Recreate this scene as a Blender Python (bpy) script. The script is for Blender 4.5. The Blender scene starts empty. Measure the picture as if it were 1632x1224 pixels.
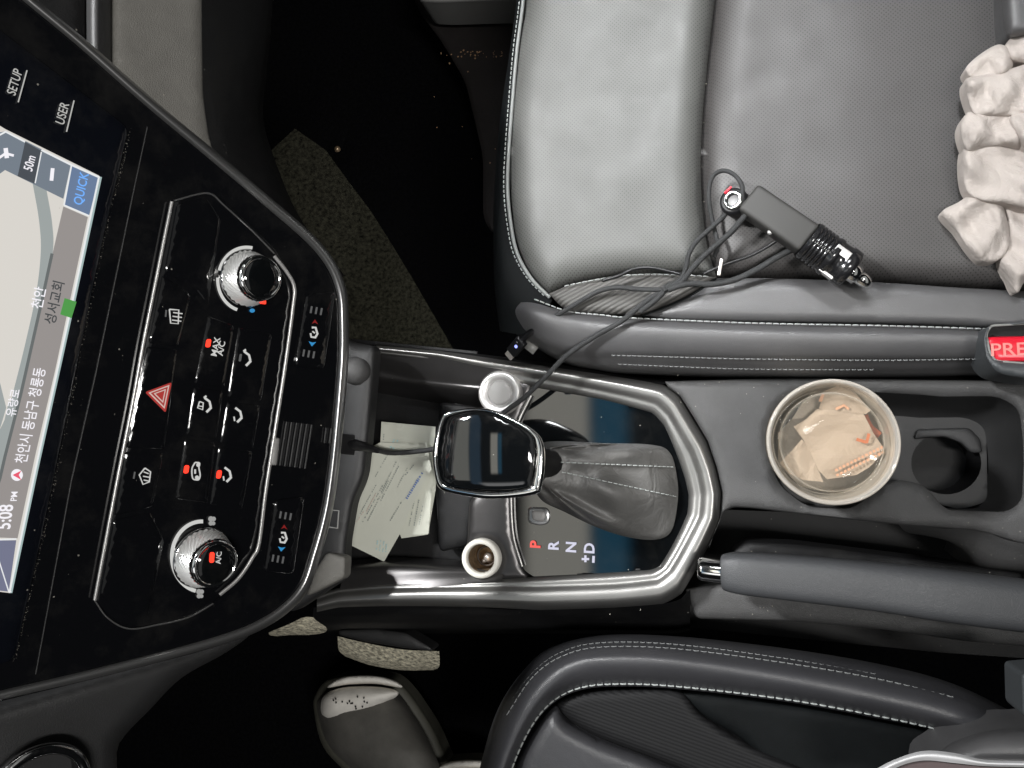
import bpy, bmesh, math, random
import numpy as np
from mathutils import Vector, Matrix
from mathutils.geometry import delaunay_2d_cdt
random.seed(7); rng = np.random.default_rng(7)
S = bpy.context.scene
C = S.collection
# ------------------------------------------------------------------ camera
F = 1281.0            # focal length in photo pixels (photo is 1632 x 1224)
H = 0.68              # camera height above the console top (z = 0)
NAD = (1140.0, 720.0) # where straight down lands in the picture
down = Vector(((NAD[0]-816)/F, -(NAD[1]-612)/F, -1)).normalized()
zc = -down                                     # world Z in camera space
xc = (Vector((1, 0, 0)) - zc*zc.x).normalized()
yc = zc.cross(xc)
R = Matrix((xc, yc, zc))                       # camera -> world
cam = bpy.data.cameras.new('camera'); co = bpy.data.objects.new('camera', cam); C.objects.link(co)
cam.sensor_width = 36; cam.lens = 36*F/1632; cam.clip_start = 0.01; cam.clip_end = 50
co.matrix_world = Matrix.Translation((0, 0, H)) @ R.to_4x4()
S.camera = co
CAM = Vector((0, 0, H))
def ray(px, py): return R @ Vector(((px-816)/F, -(py-612)/F, -1))
def P(px, py, z=0.0):
    d = ray(px, py); return CAM + d*((z-H)/d.z)
# ------------------------------------------------------------------ world: dim garage seen through the windows, plus bright patches added for highlights
W = bpy.data.worlds.new('World'); S.world = W; W.use_nodes = True
nt = W.node_tree; N = nt.nodes; L = nt.links
bg = N['Background']; bg.inputs['Strength'].default_value = 1.0
tc = N.new('ShaderNodeTexCoord'); sx = N.new('ShaderNodeSeparateXYZ'); L.new(tc.outputs['Generated'], sx.inputs[0])
def mth(op, a, b=None, c=None, tree=None):
    n = (tree or nt).nodes.new('ShaderNodeMath'); n.operation = op
    for i, v in enumerate((a, b, c)):
        if v is None: continue
        if isinstance(v, (int, float)): n.inputs[i].default_value = v
        else: (tree or nt).links.new(v, n.inputs[i])
    return n.outputs[0]
zz = mth('MAXIMUM', sx.outputs[2], 0.05)
U = mth('DIVIDE', sx.outputs[0], zz); V = mth('DIVIDE', sx.outputs[1], zz)
def step(v, e, s):     # smooth step rising at e
    n = N.new('ShaderNodeMapRange'); n.interpolation_type = 'SMOOTHSTEP'
    L.new(v, n.inputs[0]); n.inputs[1].default_value = e-s; n.inputs[2].default_value = e+s
    return n.outputs[0]
def band(v, a, b, s=0.012): return mth('MULTIPLY', step(v, a, s), mth('SUBTRACT', 1.0, step(v, b, s)))
ground = mth('GREATER_THAN', sx.outputs[2], 0.02)
def layer(prev, mask, col):
    m = N.new('ShaderNodeMixRGB'); L.new(mth('MULTIPLY', mask, ground), m.inputs[0]); L.new(prev, m.inputs[1]); m.inputs[2].default_value = (*col, 1); return m.outputs[0]
base = N.new('ShaderNodeRGB'); base.outputs[0].default_value = (0.006, 0.0065, 0.007, 1)
c = base.outputs[0]
c = layer(c, mth('MULTIPLY', band(U, -1.0, -0.50, 0.03), band(V, -0.35, 0.30, 0.03)), (1.15, 1.15, 1.05))
c = layer(c, mth('MULTIPLY', band(U, -0.50, -0.36, 0.02), band(V, -0.6, 0.5, 0.03)), (0.16, 0.28, 0.42))
c = layer(c, mth('MULTIPLY', band(U, -0.235, -0.150), band(V, -0.24, 0.16, 0.02)), (1.9, 1.85, 1.65))
c = layer(c, mth('MULTIPLY', band(U, -0.150, -0.105), band(V, -0.24, 0.16, 0.02)), (0.10, 0.42, 0.70))
c = layer(c, mth('MULTIPLY', band(U, -0.38, 0.22, 0.06), band(V, -0.80, -0.42, 0.06)), (1.5, 1.5, 1.5))
c = layer(c, mth('MULTIPLY', band(U, -0.25, 0.35, 0.03), band(V, 0.38, 0.85, 0.05)), (0.22, 0.22, 0.21))
c = layer(c, mth('MULTIPLY', band(U, -1.9, -0.9, 0.08), band(V, 0.1, 1.4, 0.1)), (0.12, 0.13, 0.14))
c = layer(c, mth('MULTIPLY', band(U, 0.6, 1.6, 0.1), band(V, -1.6, 1.6, 0.1)), (0.34, 0.34, 0.33))
L.new(c, bg.inputs['Color'])
# ------------------------------------------------------------------ garage lamps shining in through the glass
def area(name, loc, target, sx_, sy_, energy, col, spread=180):
    l = bpy.data.lights.new(name, 'AREA'); l.shape = 'RECTANGLE'; l.size = sx_; l.size_y = sy_; l.energy = energy; l.color = col; l.spread = math.radians(spread)
    o = bpy.data.objects.new(name, l); C.objects.link(o); o.location = loc
    o.rotation_euler = (Vector(target)-Vector(loc)).to_track_quat('-Z', 'Y').to_euler(); return o
area('lamp_windscreen', (-0.95, 0.55, 1.32), (-0.11, 0.04, 0), 0.09, 0.20, 4.6, (0.985, 0.99, 0.99), 58)
area('lamp_seat', (-0.10, 1.0, 1.35), (-0.01, 0.27, 0), 0.3, 0.25, 0.75, (0.97, 0.985, 1.0), 24)
area('lamp_rear', (0.55, -0.15, 1.6), (-0.30, 0.08, 0.25), 0.12, 0.5, 2.6, (1.0, 0.98, 0.95), 60)
S.view_settings.view_transform = 'Standard'; S.view_settings.look = 'None'
S.view_settings.exposure = -0.1; S.view_settings.gamma = 1.0; S.view_settings.use_curve_mapping = False
S.cycles.max_bounces = 8; S.cycles.transparent_max_bounces = 12
# ------------------------------------------------------------------ materials
M = {}
def mat(name, col, rough=0.5, metal=0.0, spec=0.5, bump=None, bscale=400, vary=0.0, vscale=20, coat=0.0, emit=None, estr=1.0,
        alpha=1.0, perf=None, ribs=None, tex='noise', dust=0.0, rvary=0.0, crease=None):
    m = bpy.data.materials.new(name); m.use_nodes = True; t = m.node_tree; n = t.nodes; l = t.links
    b = n['Principled BSDF']
    b.inputs['Base Color'].default_value = (*col, 1); b.inputs['Roughness'].default_value = rough
    b.inputs['Metallic'].default_value = metal; b.inputs['Specular IOR Level'].default_value = spec
    b.inputs['Coat Weight'].default_value = coat; b.inputs['Coat Roughness'].default_value = 0.05
    b.inputs['Alpha'].default_value = alpha
    if emit: b.inputs['Emission Color'].default_value = (*emit, 1); b.inputs['Emission Strength'].default_value = estr
    tcn = n.new('ShaderNodeTexCoord'); oc = tcn.outputs['Object']
    height = None
    colout = None
    def noise(scale, det=3, rgh=0.55):
        q = n.new('ShaderNodeTexNoise'); q.inputs['Scale'].default_value = scale; q.inputs['Detail'].default_value = det
        q.inputs['Roughness'].default_value = rgh; l.new(oc, q.inputs['Vector']); return q.outputs[0]
    if vary > 0:
        r = n.new('ShaderNodeMapRange'); l.new(noise(vscale, 5, 0.65), r.inputs[0]); r.inputs[1].default_value = 0.3; r.inputs[2].default_value = 0.7
        r.inputs[3].default_value = 1-vary; r.inputs[4].default_value = 1+vary
        vm = n.new('ShaderNodeVectorMath'); vm.operation = 'SCALE'; vm.inputs[0].default_value = col; l.new(r.outputs[0], vm.inputs[3]); colout = vm.outputs[0]
    if dust > 0:
        q = n.new('ShaderNodeTexVoronoi'); q.inputs['Scale'].default_value = 260; l.new(oc, q.inputs['Vector'])
        lt = mth('LESS_THAN', q.outputs['Distance'], 0.13, tree=t)
        wn = n.new('ShaderNodeSeparateColor'); l.new(q.outputs['Color'], wn.inputs[0])
        sel = mth('GREATER_THAN', wn.outputs[0], 1-dust, tree=t)
        mk = mth('MULTIPLY', lt, sel, tree=t)
        sm = n.new('ShaderNodeMapRange'); l.new(noise(26, 6, 0.7), sm.inputs[0]); sm.inputs[1].default_value = 0.5; sm.inputs[2].default_value = 0.75
        sm.inputs[3].default_value = 0; sm.inputs[4].default_value = 0.022
        mk2 = mth('MINIMUM', mth('ADD', mth('MULTIPLY', mk, 0.55, tree=t), sm.outputs[0], tree=t), 1.0, tree=t)
        mx = n.new('ShaderNodeMixRGB'); l.new(mk2, mx.inputs[0]); mx.inputs[1].default_value = (*col, 1); mx.inputs[2].default_value = (0.33, 0.31, 0.27, 1)
        if colout is not None: l.new(colout, mx.inputs[1])
        colout = mx.outputs[0]
        rr = mth('ADD', mth('MULTIPLY', mk2, 0.5, tree=t), rough, tree=t); l.new(rr, b.inputs['Roughness'])
    if rvary > 0:
        r = n.new('ShaderNodeMapRange'); l.new(noise(vscale*1.7, 5, 0.7), r.inputs[0]); r.inputs[1].default_value = 0.35; r.inputs[2].default_value = 0.65
        r.inputs[3].default_value = max(0.02, rough-rvary); r.inputs[4].default_value = rough+rvary; l.new(r.outputs[0], b.inputs['Roughness'])
    if bump:
        if tex == 'leather':
            q = n.new('ShaderNodeTexVoronoi'); q.feature = 'DISTANCE_TO_EDGE'; q.inputs['Scale'].default_value = bscale; l.new(oc, q.inputs['Vector'])
            height = mth('ADD', mth('MINIMUM', q.outputs['Distance'], 0.25, tree=t), mth('MULTIPLY', noise(bscale*0.25), 0.3, tree=t), tree=t)
        else: height = noise(bscale, 4, 0.6)
    if crease:                     # larger soft creases: (scale, depth in units of 0.6 mm)
        q = n.new('ShaderNodeTexNoise'); q.inputs['Scale'].default_value = crease[0]; q.inputs['Detail'].default_value = 4; q.inputs['Distortion'].default_value = 0.8; l.new(oc, q.inputs['Vector'])
        rg_ = mth('MULTIPLY', mth('ABSOLUTE', mth('SUBTRACT', q.outputs[0], 0.5, tree=t), tree=t), crease[1]*4, tree=t)
        height = rg_ if height is None else mth('ADD', height, rg_, tree=t)
    if perf:                       # perforated leather: rows of tiny holes
        mp = n.new('ShaderNodeMapping'); mp.inputs['Rotation'].default_value = (0, 0, math.radians(perf[1])); mp.inputs['Scale'].default_value = (1/perf[0], 1/perf[0], 0)
        l.new(oc, mp.inputs['Vector'])
        fr = n.new('ShaderNodeVectorMath'); fr.operation = 'FRACTION'; l.new(mp.outputs[0], fr.inputs[0])
        sb = n.new('ShaderNodeVectorMath'); sb.operation = 'SUBTRACT'; l.new(fr.outputs[0], sb.inputs[0]); sb.inputs[1].default_value = (0.5, 0.5, 0)
        ln = n.new('ShaderNodeVectorMath'); ln.operation = 'LENGTH'; l.new(sb.outputs[0], ln.inputs[0])
        hole = mth('LESS_THAN', ln.outputs['Value'], 0.20, tree=t)
        mx = n.new('ShaderNodeMixRGB'); l.new(mth('MULTIPLY', hole, 0.5, tree=t), mx.inputs[0]); mx.inputs[1].default_value = (*col, 1); mx.inputs[2].default_value = (0.004, 0.004, 0.004, 1)
        if colout is not None: l.new(colout, mx.inputs[1])
        colout = mx.outputs[0]
        l.new(mth('SUBTRACT', spec, mth('MULTIPLY', hole, spec*0.5, tree=t), tree=t), b.inputs['Specular IOR Level'])
    if ribs:                       # ribbed fabric / plastic
        mp = n.new('ShaderNodeMapping'); mp.inputs['Rotation'].default_value = (0, 0, math.radians(ribs[1])); l.new(oc, mp.inputs['Vector'])
        w = n.new('ShaderNodeTexWave'); w.inputs['Scale'].default_value = 1/(ribs[0]*3.18); w.inputs['Distortion'].default_value = 0; l.new(mp.outputs[0], w.inputs['Vector'])
        wv = mth('POWER', w.outputs['Fac'], 0.6, tree=t)
        height = mth('MULTIPLY', wv, 4.0, tree=t) if height is None else mth('ADD', height, mth('MULTIPLY', wv, 4.0, tree=t), tree=t)
        mx = n.new('ShaderNodeMixRGB'); l.new(wv, mx.inputs[0]); mx.inputs[1].default_value = (col[0]*0.5, col[1]*0.5, col[2]*0.5, 1); mx.inputs[2].default_value = (*col, 1); colout = mx.outputs[0]
    if height is not None:
        bp = n.new('ShaderNodeBump'); bp.inputs['Strength'].default_value = bump or 0.3; bp.inputs['Distance'].default_value = 0.0006
        l.new(height, bp.inputs['Height']); l.new(bp.outputs[0], b.inputs['Normal'])
    if colout is not None: l.new(colout, b.inputs['Base Color'])
    M[name] = m; return m
mat('leather', (0.072, 0.071, 0.073), 0.44, spec=0.8, crease=(22, 0.8), bump=0.35, bscale=1100, tex='leather', vary=0.12, vscale=18, rvary=0.06)  # lighter than the driver leather: bolster highlight put into the colour
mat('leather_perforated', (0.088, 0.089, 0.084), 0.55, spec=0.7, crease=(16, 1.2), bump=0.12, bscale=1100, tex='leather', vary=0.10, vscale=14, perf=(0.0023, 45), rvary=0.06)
mat('leather_rear_shaded', (0.040, 0.037, 0.036), 0.54, spec=0.7, crease=(16, 1.2), bump=0.15, bscale=1000, tex='leather', vary=0.10, vscale=14, perf=(0.0023, 45), rvary=0.06)  # darker copy of the perforated leather, shade put into its colour
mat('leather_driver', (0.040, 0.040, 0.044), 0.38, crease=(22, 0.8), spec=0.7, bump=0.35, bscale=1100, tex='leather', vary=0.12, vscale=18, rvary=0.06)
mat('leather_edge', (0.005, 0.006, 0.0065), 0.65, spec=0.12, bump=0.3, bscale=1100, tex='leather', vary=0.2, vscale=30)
mat('ribbed', (0.085, 0.082, 0.077), 0.6, bump=0.3, ribs=(0.0034, 62), bscale=900)
mat('ribbed_dark', (0.012, 0.012, 0.013), 0.65, spec=0.25, bump=0.12, ribs=(0.0028, 105), bscale=900)
mat('thread', (0.34, 0.36, 0.35), 0.7)
mat('thread_dim', (0.16, 0.165, 0.165), 0.7)
mat('piping', (0.20, 0.21, 0.205), 0.45, bump=0.3, bscale=900)
mat('gloss_black', (0.0035, 0.0037, 0.0045), 0.07, spec=0.5, dust=0.02)
mat('gloss_rim', (0.30, 0.30, 0.30), 0.28, metal=0.85, dust=0.04)
mat('glass_black', (0.003, 0.0035, 0.004), 0.04, spec=0.75, dust=0.05, coat=0.5)
mat('screen_glass', (0.0035, 0.0042, 0.0065), 0.09, spec=0.4, dust=0.06)
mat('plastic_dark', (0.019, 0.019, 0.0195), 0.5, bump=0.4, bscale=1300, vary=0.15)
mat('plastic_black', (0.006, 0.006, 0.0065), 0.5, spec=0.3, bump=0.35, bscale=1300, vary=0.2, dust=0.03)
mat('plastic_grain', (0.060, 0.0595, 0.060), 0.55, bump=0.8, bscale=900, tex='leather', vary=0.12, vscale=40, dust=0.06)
mat('plastic_lit', (0.135, 0.13, 0.118), 0.62, bump=0.9, bscale=900, tex='leather', vary=0.10, vscale=60, dust=0.08)  # lighter copy of the grained plastic, light put into its colour
mat('plastic_brake', (0.050, 0.052, 0.056), 0.45, spec=0.6, bump=0.5, bscale=1000, tex='leather', vary=0.08)
mat('metal_trim', (0.29, 0.285, 0.275), 0.36, metal=0.85, vary=0.04, vscale=12, rvary=0.03)
mat('metal_panel', (0.075, 0.072, 0.072), 0.33, metal=0.75, vary=0.12, vscale=30, dust=0.05)
mat('chrome', (0.78, 0.78, 0.77), 0.10, metal=1.0)
mat('chrome_dark', (0.42, 0.42, 0.42), 0.14, metal=1.0, rvary=0.05, vscale=60)
mat('silver_satin', (0.62, 0.61, 0.60), 0.34, metal=0.6, vary=0.05)
mat('silver_ring', (0.72, 0.70, 0.64), 0.45)
mat('knurl', (0.86, 0.86, 0.85), 0.30, metal=0.55)
mat('button_grey', (0.28, 0.275, 0.27), 0.5, metal=0.1, bump=0.2, bscale=2000)
mat('boot_leather', (0.098, 0.096, 0.092), 0.42, spec=0.7, crease=(45, 3.0), bump=0.45, bscale=1300, tex='leather', vary=0.12, vscale=30)
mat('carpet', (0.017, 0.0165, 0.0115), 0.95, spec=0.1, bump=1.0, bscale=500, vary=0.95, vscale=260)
mat('carpet_lit', (0.55, 0.51, 0.39), 0.95, bump=1.0, bscale=420, vary=0.95, vscale=230)  # pale carpet copy with the light put into its colour
mat('carpet_shaded', (0.0025, 0.0025, 0.003), 0.95, spec=0.05, bump=1.0, bscale=500, vary=0.5, vscale=200)  # near-black carpet copy, footwell shade put into its colour
mat('mat_rubber', (0.020, 0.0175, 0.017), 0.8, spec=0.15, bump=0.6, bscale=300, vary=0.2)
mat('crumb', (0.35, 0.22, 0.12), 0.8)
mat('dust_fleck', (0.35, 0.33, 0.29), 0.9)
mat('sill', (0.33, 0.33, 0.32), 0.4, metal=0.4)
mat('paper', (0.60, 0.61, 0.53), 0.8, bump=0.15, bscale=120, vary=0.03)
mat('ink_grey', (0.27, 0.30, 0.28), 0.8)
mat('ink_blue', (0.12, 0.20, 0.45), 0.8)
mat('ink_cyan', (0.42, 0.62, 0.63), 0.8)
mat('ink_red', (0.60, 0.45, 0.40), 0.8)
mat('cable', (0.028, 0.029, 0.030), 0.65, bump=0.9, bscale=1600, tex='leather', vary=0.35, vscale=900)
mat('cable_plain', (0.008, 0.008, 0.009), 0.4)
mat('rubber_black', (0.008, 0.008, 0.009), 0.35)
mat('charger_grey', (0.04, 0.039, 0.037), 0.6, metal=0.1, vary=0.06)
mat('charger_black', (0.012, 0.012, 0.013), 0.16, spec=0.8)
mat('usb_metal', (0.75, 0.70, 0.66), 0.3, metal=0.7)
mat('buckle', (0.055, 0.06, 0.064), 0.45, bump=0.3, bscale=1200)
mat('buckle_rim', (0.22, 0.22, 0.21), 0.4, bump=0.3, bscale=1200)
mat('buckle_red', (0.62, 0.012, 0.03), 0.3, bump=0.1, bscale=500)
mat('buckle_text', (0.80, 0.22, 0.20), 0.4)
mat('cloth', (0.44, 0.395, 0.365), 0.95, bump=0.8, bscale=700, crease=(34, 2.6), vary=0.10, vscale=25)
mat('bag_white', (0.75, 0.75, 0.76), 0.5, vary=0.03)
mat('bag_brown', (0.12, 0.09, 0.09), 0.6)
mat('shoe_white', (0.82, 0.79, 0.73), 0.6, bump=0.3, bscale=500, vary=0.12, vscale=30)
mat('shoe_sole', (0.09, 0.088, 0.07), 0.6, vary=0.2)
mat('shoe_grey', (0.11, 0.105, 0.095), 0.7, bump=0.4, bscale=600, vary=0.2, vscale=30)
mat('wrapper', (0.42, 0.335, 0.255), 0.7, bump=0.25, bscale=150, crease=(50, 3.0), vary=0.05)
mat('wrapper_pale', (0.36, 0.315, 0.26), 0.6, bump=0.25, bscale=150, crease=(50, 4.0), vary=0.06)
mat('wrapper_print', (0.50, 0.14, 0.05), 0.7)
mat('wrapper_print_soft', (0.62, 0.33, 0.20), 0.7)
mat('straw_red', (0.42, 0.10, 0.04), 0.6)
mat('cigarette', (0.70, 0.60, 0.48), 0.7)
mat('socket_inside', (0.34, 0.25, 0.16), 0.4, metal=0.7, vary=0.5, vscale=200)
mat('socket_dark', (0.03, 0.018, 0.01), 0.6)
def emat(name, col, s=1.0): return mat(name, (0.01, 0.01, 0.01), 0.4, emit=col, estr=s)
emat('led_red', (1.0, 0.035, 0.015), 2.2); emat('led_red_dim', (0.45, 0.01, 0.01), 0.5); emat('led_blue', (0.03, 0.30, 0.65), 0.9)
emat('led_white', (0.62, 0.62, 0.60), 1.0); emat('led_letters', (0.70, 0.70, 0.85), 1.0); emat('led_P', (1.0, 0.12, 0.10), 1.1)
emat('led_label', (0.34, 0.34, 0.33), 1.0); emat('hazard_red', (0.45, 0.03, 0.025), 0.9); emat('hazard_line', (0.62, 0.50, 0.45), 1.0)
emat('print_white', (0.48, 0.48, 0.46), 1.0); emat('print_dim', (0.10, 0.10, 0.10), 1.0); emat('led_bluewhite', (0.30, 0.35, 1.0), 2.0)
emat('scr_map', (0.72, 0.69, 0.64)); emat('scr_road', (0.34, 0.375, 0.37)); emat('scr_bar', (0.31, 0.285, 0.275)); emat('scr_button', (0.17, 0.205, 0.25))
emat('scr_dark', (0.055, 0.065, 0.08)); emat('scr_quick', (0.135, 0.20, 0.33)); emat('scr_line', (0.85, 0.87, 0.88)); emat('scr_white', (0.92, 0.90, 0.95), 1.05)
emat('scr_bluetext', (0.16, 0.42, 0.95), 1.1); emat('scr_ink', (0.05, 0.055, 0.06)); emat('scr_green', (0.07, 0.33, 0.06)); emat('scr_pink', (0.85, 0.10, 0.17)); emat('scr_violet', (0.17, 0.18, 0.27))
emat('scr_roadedge', (0.13, 0.145, 0.145)); emat('scr_glow', (0.38, 0.50, 0.50))
# clear plastic for the cup: real thin plastic, part clear part milky
def clear(name, col, fac, rough=0.08):
    m = bpy.data.materials.new(name); m.use_nodes = True; t = m.node_tree; n = t.nodes; l = t.links
    b = n['Principled BSDF']; b.inputs['Base Color'].default_value = (*col, 1); b.inputs['Roughness'].default_value = rough; b.inputs['Specular IOR Level'].default_value = 0.8
    tr = n.new('ShaderNodeBsdfTransparent'); tr.inputs[0].default_value = (0.97, 0.95, 0.92, 1)
    fr = n.new('ShaderNodeLayerWeight'); fr.inputs[0].default_value = 0.35
    mp = n.new('ShaderNodeMapRange'); l.new(fr.outputs['Facing'], mp.inputs[0]); mp.inputs[3].default_value = fac; mp.inputs[4].default_value = min(1, fac+0.5)
    mx = n.new('ShaderNodeMixShader'); l.new(mp.outputs[0], mx.inputs[0]); l.new(tr.outputs[0], mx.inputs[1]); l.new(b.outputs[0], mx.inputs[2])
    l.new(mx.outputs[0], n['Material Output'].inputs[0]); M[name] = m
clear('clear_plastic', (0.58, 0.54, 0.47), 0.26)
clear('milky_plastic', (0.56, 0.51, 0.44), 0.85, 0.2)
clear('lid_plastic', (0.62, 0.58, 0.5), 0.07, 0.04)
clear('clear_rim', (0.70, 0.66, 0.60), 0.38, 0.08)
# ------------------------------------------------------------------ object helpers
ORI = {}
def tag(o, label=None, cat=None, group=None, kind=None):
    if label: o['label'] = label
    if cat: o['category'] = cat
    if group: o['group'] = group
    if kind: o['kind'] = kind
    return o
def thing(name, label, cat, loc, group=None, kind=None):
    o = bpy.data.objects.new(name, None); C.objects.link(o); o.location = loc; o.empty_display_size = 0.03
    ORI[o] = Vector(loc); return tag(o, label, cat, group, kind)
def build(name, vf, material, parent=None, smooth=True, label=None):
    vs, fs = vf
    vs = [Vector(v) for v in vs]
    if parent is not None: org = ORI[parent]
    else:
        org = sum(vs, Vector())/len(vs); org.z = min(v.z for v in vs)
    me = bpy.data.meshes.new(name); me.from_pydata([v-org for v in vs], [], fs)
    ml = material if isinstance(material, (list, tuple)) else [material]
    for q in ml: me.materials.append(M[q])
    if smooth: me.polygons.foreach_set('use_smooth', [True]*len(me.polygons))
    me.update()
    o = bpy.data.objects.new(name, me); C.objects.link(o)
    if parent is not None: o.parent = parent
    else: o.location = org
    ORI[o] = org
    if label: o['label'] = label
    return o
def join(*parts):
    V_, F_ = [], []
    for v, f in parts:
        k = len(V_); V_ += [Vector(a) for a in v]; F_ += [tuple(i+k for i in q) for q in f]
    return V_, F_
def cr(pts, n=8, closed=False, ten=0.0):
    """Catmull-Rom through the points (any dimension)."""
    a = [np.array(p, float) for p in pts]; m = len(a); out = []
    if m < 3 and not closed:
        return [tuple(a[0]+(a[1]-a[0])*i/n) for i in range(n+1)]
    for i in range(m if closed else m-1):
        if closed: p0, p1, p2, p3 = a[i-1], a[i], a[(i+1) % m], a[(i+2) % m]
        else:
            p1, p2 = a[i], a[i+1]; p0 = a[i-1] if i > 0 else 2*p1-p2; p3 = a[i+2] if i+2 < m else 2*p2-p1
        for k in range(n):
            t = k/n
            out.append(tuple((1-ten)*0.5*((2*p1)+(-p0+p2)*t+(2*p0-5*p1+4*p2-p3)*t*t+(-p0+3*p1-3*p2+p3)*t**3)+ten*(p1+(p2-p1)*t)))
    if not closed: out.append(tuple(a[-1]))
    return out
def rp(pts, r, n=5):
    """polygon with rounded corners; r one number or one per corner"""
    out = []; m = len(pts)
    for i in range(m):
        rr = r[i] if isinstance(r, (list, tuple)) else r
        p = np.array(pts[i], float); a = np.array(pts[i-1], float); b = np.array(pts[(i+1) % m], float)
        da, db = np.linalg.norm(a-p), np.linalg.norm(b-p)
        if rr <= 0: out.append(tuple(p)); continue
        q = min(rr, da*0.48, db*0.48); s = p+(a-p)/da*q; e = p+(b-p)/db*q
        for k in range(n+1):
            t = k/n; out.append(tuple((1-t)**2*s+2*t*(1-t)*p+t*t*e))
    return out
def resample(pts, s, closed=True):
    a = np.array(pts, float)
    if closed: a = np.vstack([a, a[:1]])
    out = []
    for i in range(len(a)-1):
        d = np.linalg.norm(a[i+1]-a[i]); k = max(1, int(round(d/s))) if d > s*1.3 else 1
        if d < 1e-6: continue
        for j in range(k): out.append(a[i]+(a[i+1]-a[i])*j/k)
    if not closed: out.append(a[-1])
    # drop points nearly coincident
    res = [out[0]]
    for p in out[1:]:
        if np.linalg.norm(p-res[-1]) > s*0.3: res.append(p)
    return np.array(res)
def inside(pts, poly):
    x, y = pts[:, 0], pts[:, 1]; c_ = np.zeros(len(pts), bool); j = len(poly)-1
    for i in range(len(poly)):
        xi, yi = poly[i]; xj, yj = poly[j]
        cond = ((yi > y) != (yj > y))
        with np.errstate(divide='ignore', invalid='ignore'):
            xx = (xj-xi)*(y-yi)/(yj-yi if yj != yi else 1e-9)+xi
        c_ ^= cond & (x < xx); j = i
    return c_
def dist(pts, poly, closed=True):
    a = np.array(poly); b = np.roll(a, -1, axis=0)
    if not closed: a, b = a[:-1], b[:-1]
    d = np.full(len(pts), 1e9)
    for s, e in zip(a, b):
        ab = e-s; q = (ab**2).sum()
        if q < 1e-12: continue
        t = np.clip(((pts-s)@ab)/q, 0, 1)
        d = np.minimum(d, np.hypot(*(pts-(s+t[:, None]*ab)).T))
    return d
def sheet(outline, mp, s=6, h=0.0, w=8, skirt=0.0, holes=(), hfun=None, noround=None, hole_skirt=None, skirt_dir=None, lateral=0.0):
    """Surface over a closed pixel outline. mp(px,py,h)->world. Pillowed by h over w pixels from the edge; skirt drops the rim."""
    ob = resample(outline, s); hb = [resample(q, s) for q in holes]
    x0, y0 = ob.min(0); x1, y1 = ob.max(0)
    g = []
    yy = y0; k = 0
    while yy < y1:
        xx = x0+(s/2 if k % 2 else 0)
        while xx < x1: g.append((xx, yy)); xx += s
        yy += s*0.866; k += 1
    g = np.array(g) if g else np.zeros((0, 2))
    if len(g):
        m_ = inside(g, ob)
        for q in hb: m_ &= ~inside(g, q)
        g = g[m_]
    def alld(p):
        d = dist(p, ob)
        for q in hb: d = np.minimum(d, dist(p, q))
        return d
    extra = []
    if h:
        for f in (0.12, 0.35):
            off = w*f
            if off > s*0.7: continue
            nx = np.roll(ob, -1, 0)-np.roll(ob, 1, 0); nr = np.stack([-nx[:, 1], nx[:, 0]], 1); nr /= np.linalg.norm(nr, axis=1)[:, None]+1e-9
            for sg in (1, -1):
                q = ob+nr*off*sg; ok = inside(q, ob)
                q = q[ok]
                if len(q): q = q[alld(q) > off*0.85]
                if len(q): extra.append(q)
    if len(g): g = g[alld(g) > s*(0.55 if not extra else 0.75)]
    pts = [ob]+hb+extra+([g] if len(g) else [])
    allp = np.vstack(pts)
    edges = []; k = 0
    for q in [ob]+hb:
        n_ = len(q); edges += [(k+i, k+(i+1) % n_) for i in range(n_)]; k += n_
    res = delaunay_2d_cdt([Vector(p) for p in allp], edges, [], 0, 1e-5)
    v2 = np.array([tuple(v) for v in res[0]]); tris = []
    cen = np.array([v2[list(f)].mean(0) for f in res[2]])
    ok = inside(cen, ob)
    for q in hb: ok &= ~inside(cen, q)
    tris = [tuple(f) for f, o_ in zip(res[2], ok) if o_]
    d = alld(v2)
    if noround is not None: d = np.minimum(dist(v2, ob), 1e9) if False else d
    if noround: d = dist(v2, np.array(noround), closed=False)
    t = np.clip(d/w, 0, 1); hh = h*np.sqrt(np.clip(1-(1-t)**2, 0, 1)) if h else np.zeros(len(v2))
    if hfun is not None: hh = hh+hfun(v2, d)
    vs = [mp(float(p[0]), float(p[1]), float(z)) for p, z in zip(v2, hh)]
    fs = []
    for f in tris:
        a, b, c_ = vs[f[0]], vs[f[1]], vs[f[2]]
        nrm = (b-a).cross(c_-a)
        fs.append(f if nrm.dot(CAM-a) > 0 else f[::-1])
    if skirt:
        dn = Vector(skirt_dir) if skirt_dir is not None else (mp(*map(float, ob[0]), -1.0)-mp(*map(float, ob[0]), 0.0)) * 0
        if skirt_dir is None:
            dn = getattr(mp, 'down', Vector((0, 0, -1)))
        for qi, q in enumerate([ob]+hb):
            sk = skirt if qi == 0 or hole_skirt is None else hole_skirt
            if not sk: continue
            hz = h*0 if hfun is None else None
            dd = np.zeros(len(q))
            if hfun is not None: zs = hfun(q, dd)
            else: zs = dd
            cenw = sum((mp(float(p[0]), float(p[1]), 0) for p in q), Vector())/len(q)
            top = [mp(float(p[0]), float(p[1]), float(z)) for p, z in zip(q, zs)]
            k = len(vs); n_ = len(top)
            vs += top
            for a in top:
                o_ = (a-cenw); o_ -= dn*o_.dot(dn); o_ = o_.normalized()*lateral*sk if o_.length > 1e-6 else Vector()
                vs.append(a+dn*sk+o_*(1 if qi == 0 else -1))
            for i in range(n_):
                j = (i+1) % n_; f = (k+i, k+j, k+n_+j, k+n_+i)
                fs.append(f)
    return vs, fs
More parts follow.
